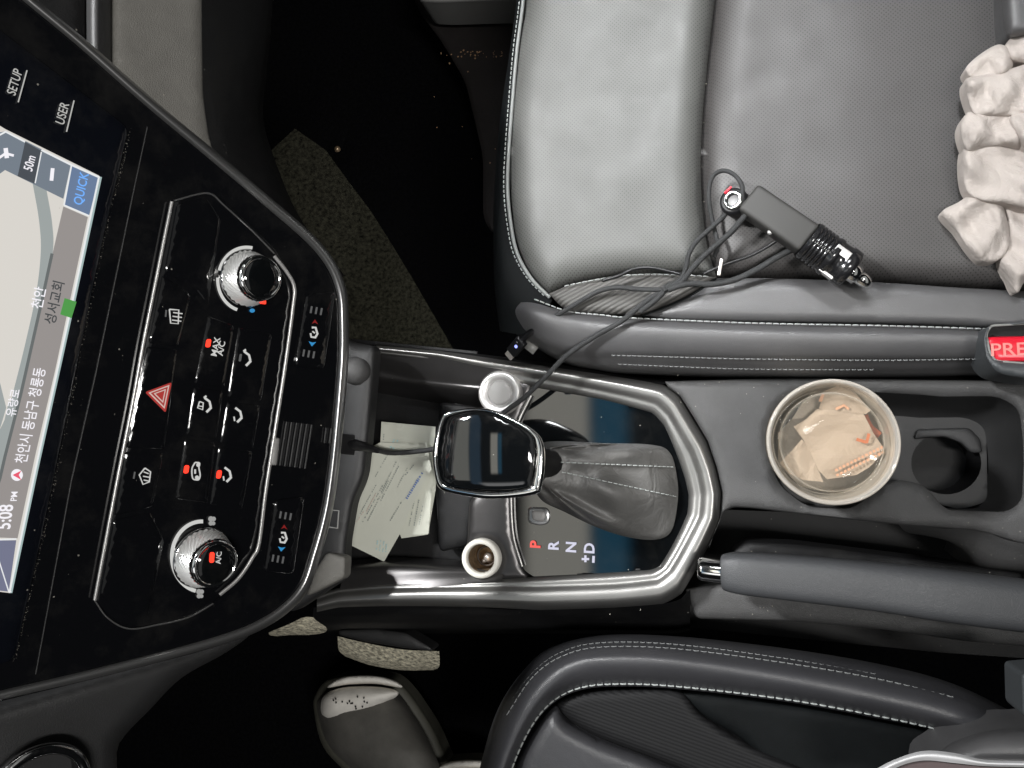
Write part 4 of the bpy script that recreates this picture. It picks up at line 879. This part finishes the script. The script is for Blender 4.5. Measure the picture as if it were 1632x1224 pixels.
# ================================================================== SEAT BELT BUCKLES
def buckle():
    t = thing('seat_belt_buckle', 'grey seat belt buckle with red PRESS button at the right edge', 'seat belt buckle', P(1620, 560, 0.0))
    hs = sheet(rp([(1566, 540), (1572, 520), (1640, 510), (1760, 505), (1760, 612), (1640, 606), (1590, 597), (1572, 578)], 12), at(0.052), s=7, h=0.008, w=8, skirt=0.035, holes=[rp([(1573, 534), (1580, 521), (1650, 517), (1740, 516), (1740, 576), (1640, 577), (1588, 572), (1578, 558)], 6)], hole_skirt=0.003)
    build('housing', hs, 'buckle', t)
    build('button_rim', stroke(rp([(1572, 533), (1579, 519), (1650, 515), (1742, 514), (1742, 578), (1640, 580), (1586, 575), (1577, 560)], 6), 3.5, at(0.0525), 0, closed=True, th=0.003), 'buckle_rim', t)
    rb = build('release_button', sheet(rp([(1570, 537), (1760, 533), (1760, 576), (1582, 577)], 4), at(0.051), s=7, h=0.004, w=7), 'buckle_red', t)
    build('slot', sheet([(1572, 519), (1760, 512), (1760, 533), (1572, 538)], at(0.048), s=10), 'plastic_black', t)
    text('button_text', 'PRESS', P(1624, 557, 0.0558), (1, 0.01, 0), (-0.01, 1, 0), 0.0125, 'buckle_text', rb, 0.01, 1.15)
buckle()
t = thing('seat_belt_buckle', 'dim grey buckle edge between driver seat and console at the right border', 'seat belt buckle', P(1632, 1110, 0.0))
build('housing', sheet(rp([(1626, 1072), (1700, 1066), (1700, 1150), (1640, 1148), (1628, 1138)], 8), at(0.075), s=7, h=0.006, w=8, skirt=0.03), 'buckle', t)
# ================================================================== CUP
cx, cy, zl = 1327, 704, 0.092
lidc = P(cx, cy, zl); rl = (P(cx+107, cy, zl)-lidc).length; rl = 0.5*(rl+(P(cx, cy-102, zl)-lidc).length)
cup = thing('plastic_cup', 'clear plastic cup with crumpled beige wrappers inside, standing in the front cup holder', 'cup', Vector((lidc.x, lidc.y, -0.08)))
cc = Vector((lidc.x, lidc.y, 0)); cc.x -= 0.002
def prof(z): return rl*(0.66+0.31*(z+0.08)/(zl+0.08))
build('cup_wall', lathe(cc, (0, 0, 1), [(prof(zl)*1.0, zl-0.002), (prof(0.06), 0.06), (prof(0.02), 0.02), (prof(-0.03), -0.03), (prof(-0.078), -0.078), (prof(-0.078)*0.97, -0.08)], 72), 'milky_plastic', cup)
build('cup_rim', torus(lidc, (0, 0, 1), rl*0.982, rl*0.017, 80, 12), 'clear_rim', cup)
build('lid_flange', lathe(lidc, (0, 0, 1), [(rl*1.0, -0.010), (rl*1.005, -0.002), (rl*0.985, 0.002), (rl*0.955, 0.0025), (rl*0.93, 0.000), (rl*0.92, -0.004)], 80), 'clear_rim', cup)
M['x'] = None; del M['x']
# remove flange bottom cap -> ring only
ob = [o for o in cup.children if o.name.startswith('lid_flange')][0]
bm = bmesh.new(); bm.from_mesh(ob.data); bm.faces.ensure_lookup_table(); bmesh.ops.delete(bm, geom=[f for f in bm.faces if len(f.verts) > 4], context='FACES_ONLY'); bm.to_mesh(ob.data); bm.free()
build('lid_dome', lathe(lidc, (0, 0, 1), [(rl*0.92, -0.004), (rl*0.90, -0.009), (rl*0.84, -0.011), (rl*0.80, -0.009), (rl*0.77, -0.0045), (rl*0.72, -0.004), (rl*0.69, -0.006), (rl*0.3, -0.0065), (rl*0.002, -0.006)], 80), 'lid_plastic', cup)
build('inner_ridge', join(torus(lidc+Vector((0, 0, -0.0075)), (0, 0, 1), rl*0.79, rl*0.010, 72, 8), torus(lidc+Vector((0, 0, -0.030)), (0, 0, 1), rl*0.86, rl*0.008, 72, 8)), 'clear_plastic', cup)
# contents: folded wrappers
def crumple(pts, z, amp, seed, s=5, tilt=(0, 0)):
    r_ = np.random.default_rng(seed); ctr = np.array(pts).mean(0)
    dirs = r_.normal(size=(6, 2)); dirs /= np.linalg.norm(dirs, axis=1)[:, None]; offs = r_.uniform(-30, 30, 6); am = r_.uniform(0.4, 1, 6)*amp
    def hf(v, d):
        q = v-ctr; out = q[:, 0]*tilt[0]+q[:, 1]*tilt[1]
        for k in range(6): out = out+am[k]*np.abs(((q@dirs[k]+offs[k])/34) % 2-1)
        return out
    v, f = sheet(pts, at(z), s=s, hfun=hf)
    n = len(v); v2 = [a-Vector((0, 0, 0.0006)) for a in v]
    return v+v2, f+[tuple(i+n for i in q[::-1]) for q in f]
def wrapper(name, label, pts, z, amp, seed, m_='wrapper', tilt=(0, 0), group='crumpled wrappers in the cup'):
    return tag(build(name, crumple(pts, z, amp, seed, tilt=tilt), m_, smooth=False), label, 'wrapper', group)
wrapper('wrapper', 'pale crumpled napkin lining the bottom left inside the plastic cup', [(1240, 690), (1275, 655), (1300, 612), (1340, 608), (1395, 630), (1415, 690), (1415, 730), (1385, 775), (1330, 788), (1275, 775), (1240, 740)], 0.034, 0.004, 3, 'wrapper_pale')
wrapper('wrapper', 'beige wrapper piece at the top of the cup with orange print on its lower edge', [(1310, 636), (1316, 622), (1335, 615), (1360, 622), (1375, 640), (1388, 654), (1380, 660), (1330, 655), (1305, 652)], 0.066, 0.003, 11, 'wrapper')
wrapper('wrapper', 'small pale folded corner standing at the upper left inside the cup', [(1262, 668), (1280, 640), (1315, 622), (1316, 630), (1300, 655), (1282, 666)], 0.058, 0.003, 5, 'wrapper_pale')
big = wrapper('wrapper', 'largest beige wrapper with a dark orange corner mark in the middle of the cup', [(1265, 680), (1285, 668), (1302, 652), (1340, 655), (1376, 659), (1392, 690), (1408, 714), (1408, 722), (1385, 745), (1365, 757), (1318, 764), (1305, 750), (1292, 722), (1280, 700)], 0.066, 0.0022, 21, 'wrapper')
wrapper('wrapper', 'twisted beige wrapper with raised folds at the lower left inside the cup', [(1243, 738), (1262, 718), (1278, 700), (1290, 715), (1300, 738), (1312, 768), (1280, 765), (1258, 755)], 0.060, 0.005, 8, 'wrapper')
tag(build('straw_wrapper', stroke([(1378, 662), (1386, 680), (1402, 694)], 11, at(0.064), 0, n=5, th=0.001), 'straw_red'), 'dark orange strip tucked under the right side of the beige wrappers', 'wrapper')
PT = at(0.0735)
build('printed_mark', join(stroke([(1365, 700), (1381, 705)], 5, PT, 0.0004), stroke([(1381, 706), (1385, 691)], 5, PT, 0.0004)), 'wrapper_print', big, smooth=False)
q = []
for i in range(13):
    t = i/12; x0, y0 = 1332+t*72, 752-t*36
    for j in (0, 1): q.append(stroke([(x0-1+j*2, y0-2+j*8), (x0+3+j*2, y0-4+j*8)], 4, PT, 0.0004))
build('printed_text', join(*q), 'wrapper_print_soft', big, smooth=False)
build('printed_mark', join(stroke([(1332, 652), (1345, 646), (1353, 652)], 4, at(0.0745), 0), stroke([(1307, 640), (1312, 628)], 5, at(0.0745), 0)), 'wrapper_print_soft', big, smooth=False)
# ================================================================== RECEIPTS IN THE TRAY
def paper(name, label, pts, z, curl=0.0015, seed=1):
    def hf(v, d): return curl*np.sin((v[:, 0]-600)*0.03+(v[:, 1]-700)*0.02+seed)
    v, f = sheet(pts, at(z), s=8, hfun=hf); n = len(v)
    return tag(build(name, (v+[a-Vector((0, 0, 0.00025)) for a in v], f+[tuple(i+n for i in q_[::-1]) for q_ in f]), 'paper'), label, 'receipt', 'receipts in the console tray')
r3 = paper('receipt', 'bottom receipt of the tray pile, its edge showing along the right side', [(690, 690), (696, 770), (682, 852), (640, 858), (600, 760), (640, 700)], -0.034, 0.002, 3)
r1 = paper('receipt', 'straight receipt at the top of the tray pile beside the gear lever head', [(608, 672), (694, 680), (690, 760), (683, 850), (676, 852), (637, 852), (600, 800), (604, 740)], -0.028, 0.001, 1)
r2 = paper('receipt', 'largest receipt lying diagonally on the tray pile with blue heading', [(585, 716), (606, 705), (680, 706), (688, 748), (660, 800), (636, 853), (612, 895), (553, 866), (562, 800), (580, 770), (582, 740)], -0.022, 0.0008, 2)
def rows_of_text(par, z, lines, m_):
    q = []
    for (xa, ya, xb, yb, w_) in lines:
        L_ = math.hypot(xb-xa, yb-ya); n_ = int(L_/3.4)
        for i in range(n_):
            if random.random() < 0.16: continue
            t0, t1 = i/n_, (i+random.uniform(0.45, 0.8))/n_
            q.append(stroke([(xa+(xb-xa)*t0, ya+(yb-ya)*t0), (xa+(xb-xa)*t1, ya+(yb-ya)*t1)], w_*random.uniform(0.6, 1.1), at(z), 0, th=0.0002))
    build('print', join(*q), m_, par, smooth=False)
rows_of_text(r2, -0.0207, [(578, 832, 612, 770, 1.6), (586, 830, 620, 765, 1.4), (572, 822, 600, 772, 1.2), (600, 800, 632, 735, 1.5), (607, 798, 636, 742, 1.5), (598, 760, 625, 712, 1.4), (632, 780, 650, 744, 1.2), (622, 830, 640, 800, 1.6), (644, 760, 660, 740, 1.8)], 'ink_grey')
rows_of_text(r2, -0.0206, [(648, 795, 674, 752, 4.2)], 'ink_blue')
rows_of_text(r2, -0.0206, [(600, 876, 602, 860, 2), (605, 878, 607, 860, 2), (610, 880, 612, 862, 2), (615, 880, 616, 866, 2), (622, 712, 630, 716, 3)], 'ink_cyan')
rows_of_text(r2, -0.0206, [(584, 815, 600, 785, 1.4), (566, 835, 582, 812, 1.3)], 'ink_red')
rows_of_text(r1, -0.0265, [(652, 838, 662, 790, 1.6), (660, 838, 668, 795, 1.6), (668, 836, 674, 805, 1.4), (610, 712, 612, 690, 1.4)], 'ink_grey')
rows_of_text(r1, -0.0265, [(625, 710, 629, 698, 3.4), (631, 712, 634, 700, 3)], 'ink_cyan')
tag(build('cigarette', tube([P(587, 691, -0.012), P(588, 720, -0.014)], 0.0020, 12), 'cigarette'), 'short pale stick standing beside the receipts at the tray edge', 'stick')
# ================================================================== CABLES AND CHARGER
def cable(pts, r=0.0017, n=8): return tube([P(*p) for p in cr(pts, n)], r, 10)
uc = thing('charging_cable', 'braided black cable plugged in below the centre stack running under the gear lever head', 'cable', P(620, 715, -0.01))
build('cord', join(cable([(580, 712, 0.046), (602, 718, 0.024), (625, 722, 0.002), (660, 720, -0.008), (700, 713, -0.004), (750, 690, 0.0), (790, 668, 0.008), (806, 655, 0.016), (835, 634, 0.022), (870, 600, 0.030), (905, 565, 0.036), (950, 535, 0.042), (990, 512, 0.045), (1030, 480, 0.044), (1062, 460, 0.047)], 0.0022)), 'cable', uc)
build('strain_relief', tube([P(546, 707, 0.066), P(565, 709, 0.058), P(585, 713, 0.042), P(602, 718, 0.026)], 0.004, 14, rfun=lambda t: 0.0062*(1-t)+0.0024*t), 'rubber_black', uc)
build('usb_plug', boxo(P(551, 708, 0.066), P(549, 708, 0.048)-P(575, 711, 0.030), (0, 1, 0), (0.5, 0, 0.9), 0.010, 0.0085, 0.0045, 0.0015), 'rubber_black', uc)
build('usb_shell', boxo(P(541, 707, 0.072), P(549, 708, 0.048)-P(575, 711, 0.030), (0, 1, 0), (0.5, 0, 0.9), 0.004, 0.005, 0.0022, 0.0004), 'usb_metal', uc)
ct = thing('charger_cable', 'braided black phone cable with silver tip hanging over the front corner of the passenger seat', 'cable', P(950, 480, 0.04))
build('cord', join(cable([(1065, 462, 0.048), (1020, 461, 0.046), (985, 458, 0.043), (955, 464, 0.041), (925, 480, 0.039), (895, 498, 0.038), (862, 517, 0.030), (838, 537, 0.022)], 0.0020)), 'cable', ct)
build('strain_relief', tube([P(860, 518, 0.030), P(836, 538, 0.021), P(826, 546, 0.018)], 0.0029, 12), 'rubber_black', ct)
dv = (P(812, 566, 0.010)-P(838, 536, 0.022)).normalized(); sdv = dv.cross(Vector((0, 0, 1))).normalized(); upv = sdv.cross(dv)
pl = build('plug_body', boxo(P(824, 552, 0.016), dv, sdv, upv, 0.0085, 0.0052, 0.0030, 0.0012), 'rubber_black', ct)
build('plug_light', lathe(P(823, 552, 0.0186), upv, [(0.0016, 0), (0.0015, 0.0008), (0.0001, 0.001)], 14), 'led_bluewhite', pl)
build('plug_tip', boxo(P(814, 564, 0.011), dv, sdv, upv, 0.0042, 0.0040, 0.0016, 0.0008), 'usb_metal', ct)
ch = thing('car_charger', 'car charger with flat grey body and black ribbed plug lying on the passenger seat', 'charger', P(1270, 360, 0.042))
ca, cb = P(1192, 318, 0.060), P(1290, 385, 0.062)
axc = (cb-ca).normalized(); sdc = axc.cross(Vector((0, 0, 1))).normalized(); upc = sdc.cross(axc)
build('charger_body', boxo((ca+cb)/2, axc, sdc, upc, (cb-ca).length/2, 0.0118, 0.009, 0.0035), 'charger_grey', ch)
bl = P(1286, 382, 0.062)
axd = (P(1356, 432, 0.056)-bl).normalized(); ln = (P(1356, 432, 0.056)-bl).length
pr = [(0.0145, 0)]
for i in range(5): pr += [(0.0150, ln*(0.05+0.08*i)), (0.0150, ln*(0.10+0.08*i)), (0.0140, ln*(0.11+0.08*i)), (0.0140, ln*(0.125+0.08*i))]
pr += [(0.0152, ln*0.50), (0.0152, ln*0.58), (0.0140, ln*0.60), (0.0142, ln*0.78), (0.0152, ln*0.80), (0.0150, ln*0.97), (0.0125, ln*1.0), (0.0070, ln*1.01), (0.0001, ln*1.01)]
build('plug_barrel', lathe(bl, axd, pr, 40), 'charger_black', ch)
build('barrel_contact', join(boxo(bl+axd*ln*0.69+upc*0.0135-sdc*0.004, axd, sdc, upc, 0.006, 0.003, 0.0012, 0.0005), boxo(bl+axd*ln*0.69+sdc*0.0132+upc*0.004, axd, upc, sdc, 0.006, 0.003, 0.0012, 0.0005)), 'silver_satin', ch)
build('contact_tip', lathe(bl+axd*ln, axd, [(0.0072, 0), (0.0072, 0.006), (0.0052, 0.0065), (0.0052, 0.010), (0.0050, 0.012), (0.0040, 0.0155), (0.0020, 0.0175), (0.0001, 0.018)], 28), 'chrome', ch)
build('charger_screw', lathe(P(1227, 370, 0.066), (0, -0.2, 1), [(0.002, 0), (0.0018, 0.001), (0.0001, 0.0012)], 14), 'silver_satin', ch)
rg = build('end_cap', lathe(P(1170, 322, 0.060), (-0.35, 0.0, 0.93), [(0.0105, -0.012), (0.0108, 0.0), (0.0098, 0.004), (0.0080, 0.0045)], 36), 'rubber_black', ch)
build('silver_ring', torus(P(1168, 319, 0.0655), (-0.35, 0.0, 0.93), 0.0060, 0.0016, 36, 10), 'chrome', rg)
build('led_mark', boxo(P(1160, 303, 0.063), (1, 0.9, 0), (-1, 1, 0), (0, 0, 1), 0.0035, 0.0008, 0.0008, 0.0003), 'buckle_red', rg)
build('cord', join(
    cable([(1195, 335, 0.064), (1182, 350, 0.064), (1165, 370, 0.062), (1140, 392, 0.058), (1118, 412, 0.054), (1100, 432, 0.052), (1085, 450, 0.050), (1062, 462, 0.050), (1045, 478, 0.047), (1020, 497, 0.044)], 0.0022),
    cable([(1183, 318, 0.066), (1183, 298, 0.068), (1172, 280, 0.066), (1154, 272, 0.062), (1138, 279, 0.058), (1131, 296, 0.056), (1130, 320, 0.054), (1135, 350, 0.050), (1141, 375, 0.050), (1144, 392, 0.052), (1138, 410, 0.050)], 0.0017),
    cable([(1163, 334, 0.060), (1150, 348, 0.056), (1128, 368, 0.054), (1110, 385, 0.051), (1098, 405, 0.048), (1092, 430, 0.046), (1082, 447, 0.048), (1060, 458, 0.050), (1062, 465, 0.052)], 0.0019),
    cable([(1288, 392, 0.056), (1262, 398, 0.052), (1235, 412, 0.050), (1205, 430, 0.048), (1170, 446, 0.047), (1135, 453, 0.048), (1105, 452, 0.050), (1085, 455, 0.052), (1065, 462, 0.051)], 0.0024)), 'cable', ch)
build('thin_cord', join(cable([(1245, 378, 0.054), (1225, 392, 0.050), (1195, 408, 0.048), (1160, 420, 0.046), (1140, 428, 0.046), (1120, 437, 0.046)], 0.0012), cable([(1085, 437, 0.046), (1040, 427, 0.046), (1010, 429, 0.046), (985, 440, 0.046), (960, 447, 0.044)], 0.0014)), 'cable_plain', ch)
build('cable_clip', boxo(P(1148, 426, 0.050), (0.2, 1, 0), (1, -0.2, 0), (0, 0, 1), 0.0065, 0.0012, 0.0014, 0.0005), 'usb_metal', ch)
# ================================================================== WHITE CLOTH ON THE SEAT
cl = thing('crumpled_cloth', 'crumpled white cotton cloth bunched at the rear right of the passenger seat', 'cloth', P(1600, 250, 0.05))
def lobe(pts, z, h, w=26, seed=0, n=5):
    r_ = np.random.default_rng(seed); a, b, c_ = r_.uniform(0.02, 0.07, 3); p1, p2 = r_.uniform(0, 6, 2)
    def hf(v, d): return np.clip(d/12, 0, 1)*0.0030*(0.8*np.abs(np.sin(v[:, 0]*a*1.9-v[:, 1]*0.05))+np.sin(v[:, 0]*a*1.6+v[:, 1]*b+p1)+0.7*np.sin(v[:, 1]*c_*1.8-v[:, 0]*0.03+p2))
    m_ = np.array(pts).mean(0); pts = [tuple(m_+(np.array(p)-m_)*1.07) for p in pts]
    return sheet(cr(pts, n, True), at(z), s=6, h=h*0.6, w=w*0.7, skirt=0.012, hfun=hf)
build('fold', join(
    lobe([(1505, 341), (1530, 325), (1556, 310), (1590, 322), (1602, 350), (1606, 380), (1598, 405), (1580, 414), (1562, 412), (1545, 395), (1527, 368)], 0.052, 0.0074, 20, 1),
    lobe([(1588, 300), (1630, 290), (1700, 300), (1700, 440), (1640, 440), (1622, 461), (1610, 440), (1594, 412), (1606, 370), (1600, 330)], 0.048, 0.0087, 26, 2),
    lobe([(1538, 248), (1548, 234), (1600, 230), (1700, 235), (1700, 320), (1640, 330), (1600, 322), (1570, 318), (1548, 308), (1539, 285)], 0.060, 0.0093, 22, 3),
    lobe([(1533, 200), (1548, 180), (1585, 180), (1620, 190), (1632, 215), (1625, 235), (1590, 232), (1560, 236), (1545, 240), (1536, 225)], 0.064, 0.0099, 20, 4),
    lobe([(1541, 135), (1552, 124), (1600, 115), (1700, 95), (1700, 190), (1625, 184), (1590, 184), (1560, 183), (1548, 165)], 0.066, 0.0112, 24, 5),
    lobe([(1541, 110), (1560, 90), (1590, 73), (1608, 82), (1612, 105), (1600, 122), (1570, 128), (1550, 124)], 0.064, 0.0099, 18, 6),
    lobe([(1604, 75), (1620, 58), (1650, 52), (1700, 60), (1700, 110), (1630, 100), (1612, 96)], 0.062, 0.0099, 16, 7),
    lobe([(1612, 192), (1632, 180), (1700, 175), (1700, 235), (1650, 240), (1628, 228)], 0.070, 0.0087, 18, 8)), 'cloth', cl)
# white edged bag at the lower right
wb = thing('fabric_bag', 'white edged bag with dark brown inside on the driver seat at the lower right corner', 'bag', P(1520, 1215, 0.09))
def mp9(x, y, z): return P(x, y, 0.10+z)
build('white_edge', loft([[(1380, 1236, -0.004), (1420, 1213, -0.004), (1470, 1197, -0.004), (1520, 1200, -0.004), (1570, 1211, -0.004), (1640, 1213, -0.004), (1720, 1216, -0.004)], [(1386, 1240, 0.002), (1425, 1217, 0.002), (1470, 1204, 0.003), (1520, 1207, 0.003), (1570, 1216, 0.002), (1640, 1218, 0.002), (1720, 1220, 0.002)],
      [(1392, 1246, -0.002), (1432, 1222, -0.002), (1472, 1212, -0.001), (1520, 1216, -0.001), (1570, 1221, -0.002), (1640, 1223, -0.002), (1720, 1226, -0.002)]], mp=mp9), 'bag_white', wb)
build('inside', loft([[(1394, 1248, -0.004), (1432, 1223, -0.004), (1472, 1213, -0.004), (1520, 1217, -0.004), (1570, 1222, -0.004), (1640, 1224, -0.004), (1720, 1227, -0.004)], [(1394, 1290, -0.01), (1432, 1290, -0.01), (1472, 1290, -0.01), (1520, 1290, -0.01), (1570, 1290, -0.01), (1640, 1290, -0.01), (1720, 1290, -0.01)]], mp=mp9), 'bag_brown', wb)
# ================================================================== FOOTWELLS
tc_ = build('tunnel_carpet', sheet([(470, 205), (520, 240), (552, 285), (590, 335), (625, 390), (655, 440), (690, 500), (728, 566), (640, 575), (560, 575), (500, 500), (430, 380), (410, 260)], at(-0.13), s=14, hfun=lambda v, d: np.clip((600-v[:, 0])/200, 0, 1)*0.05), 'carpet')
tag(tc_, kind='structure')
tag(build('floor_mat', sheet(rp([(650, -40), (860, -40), (830, 200), (800, 320), (790, 380), (770, 350), (770, 250), (742, 130), (700, 60), (665, 15)], 20), at(-0.27), s=20, h=0.005, w=20, skirt=0.01), 'mat_rubber'), 'dark rubber floor mat with crumbs in front of the passenger seat', 'floor mat')
tag(build('door_sill', sheet(rp([(655, -60), (860, -60), (835, 2), (780, 3), (700, 6), (668, 4)], 10), at(-0.20), s=20, h=0.008, w=14, skirt=0.05), 'sill'), 'pale grey door sill at the top edge in front of the passenger seat', 'door sill')
q = []
for i in range(46):
    x = random.gauss(760, 28) if random.random() < 0.85 else random.uniform(690, 800)
    q.append(grain(P(max(692, min(800, x)), random.gauss(86, 4) if random.random() < 0.8 else random.uniform(80, 260), -0.262), random.uniform(0.0006, 0.0016)))
tag(build('crumbs', join(*q), 'crumb', smooth=False), 'orange brown crumbs scattered on the passenger floor mat', 'crumbs', kind='stuff')
pe = thing('seat_rail', 'small dark bracket with a brass glint in the passenger footwell', 'bracket', P(545, 235, -0.25))
build('bracket', boxo(P(548, 222, -0.22), (0.35, 1, 0), (1, -0.35, 0), (0, 0, 1), 0.014, 0.003, 0.003, 0.0012), 'carpet_shaded', pe)
build('bolt', lathe(P(538, 238, -0.215), (0.2, 0.2, 1), [(0.004, 0), (0.003, 0.003), (0.0001, 0.004)], 16), 'socket_inside', pe)
q = []
for i in range(26): q.append(grain(P(random.gauss(1160, 130), random.gauss(640, 26) if random.random() < 0.5 else random.uniform(960, 985), -0.001 if random.random() < 0.7 else -0.0), random.uniform(0.0003, 0.0007)))
for i in range(14): q.append(grain(P(random.uniform(1118, 1134), random.uniform(120, 430), 0.024), random.uniform(0.0003, 0.0008)))
tag(build('grit', join(*q), 'dust_fleck', smooth=False), 'pale grit scattered on the console deck and in the seat seam', 'crumbs', kind='stuff')
# driver side carpet patches, light falling on them put into the pale colour
cs = build('driver_carpet_lit', loft([[(538, 1014, -0.14), (580, 1024, -0.14), (640, 1035, -0.14), (700, 1038, -0.14)], [(540, 1036, -0.17), (580, 1050, -0.17), (640, 1060, -0.17), (700, 1062, -0.17)], [(550, 1046, -0.20), (590, 1060, -0.20), (640, 1068, -0.20), (690, 1068, -0.20)]]), 'carpet_lit'); tag(cs, kind='structure')
cs = build('driver_carpet_lit', loft([[(428, 1008, -0.12), (460, 995, -0.12), (490, 983, -0.12), (525, 992, -0.12)], [(430, 1012, -0.14), (460, 1006, -0.14), (490, 1004, -0.14), (520, 1006, -0.14)], [(440, 1014, -0.16), (465, 1012, -0.16), (490, 1012, -0.16), (510, 1010, -0.16)]]), 'carpet_lit'); tag(cs, kind='structure')
build('kick_panel', sheet(rp([(540, 1004), (600, 1002), (648, 1008), (688, 1032), (690, 1038), (640, 1032), (580, 1022), (540, 1012)], 6), at(-0.12), s=8, h=0.004, w=6, skirt=0.02), 'plastic_dark', con)
# shoes
def shoe(dx, dy, dz, label, full=True):
    t = thing('shoe', label, 'shoe', P(570+dx, 1140+dy, -0.30+dz), 'pair of sneakers in the driver footwell')
    f = lambda x, y, z: P(x+dx, y+dy, z+dz)
    f2 = lambda z: (lambda px, py, h=0.0: P(px+dx, py+dy, z+dz+h))
    toe = cr([(500, 1130), (504, 1105), (520, 1085), (550, 1076), (600, 1075), (636, 1086), (672, 1130), (705, 1190), (740, 1300), (640, 1330), (560, 1240), (515, 1190)], 5, True)
    build('sole', sheet(toe, f2(-0.275), s=12, h=0.012, w=14, skirt=0.02), 'shoe_sole', t)
    up = cr([(506, 1132), (510, 1112), (526, 1098), (555, 1092), (600, 1094), (630, 1100), (660, 1140), (692, 1200), (725, 1300), (650, 1320), (570, 1235), (524, 1188)], 5, True)
    build('upper', sheet(up, f2(-0.262), s=9, h=0.045, w=60, hfun=lambda v, d: np.clip((v[:, 1]-1100)/100, 0, 1)*0.03), 'shoe_grey', t)
    tb = cr([(512, 1136), (513, 1114), (526, 1102), (552, 1095), (595, 1094), (628, 1099), (634, 1108), (606, 1126), (580, 1140), (548, 1150), (524, 1148)], 5, True)
    v = sheet(tb, f2(-0.232), s=6, h=0.026, w=26)
    cap = build('toe_cap', v, 'shoe_white', t)
    build('mudguard', sheet(cr([(522, 1096), (536, 1083), (560, 1077), (600, 1077), (630, 1085), (640, 1096), (600, 1090), (555, 1091)], 5, True), f2(-0.232), s=6, h=0.012, w=10), 'shoe_white', t)
    if full:
        q = []
        for i in range(16):
            a = random.uniform(0, 6.28); r_ = random.uniform(0.1, 0.85); q.append(disc(557+38*r_*math.cos(a), 1120+15*r_*math.sin(a), 1.4, f2(-0.205), 0, 0.001, 8))
        build('perforation', join(*q), 'plastic_black', cap, smooth=False)
    lc = []
    for i in range(0):
        lc.append(tube([f(612+i*22, 1122+i*26, -0.185), f(640+i*20, 1116+i*24, -0.180), f(664+i*18, 1120+i*24, -0.195)], 0.003, 8))
shoe(0, 0, 0, 'white sneaker with perforated toe cap in the driver footwell')
shoe(170, 135, 0.0, 'mostly cut off sneaker at the bottom edge behind the other sneaker', False)
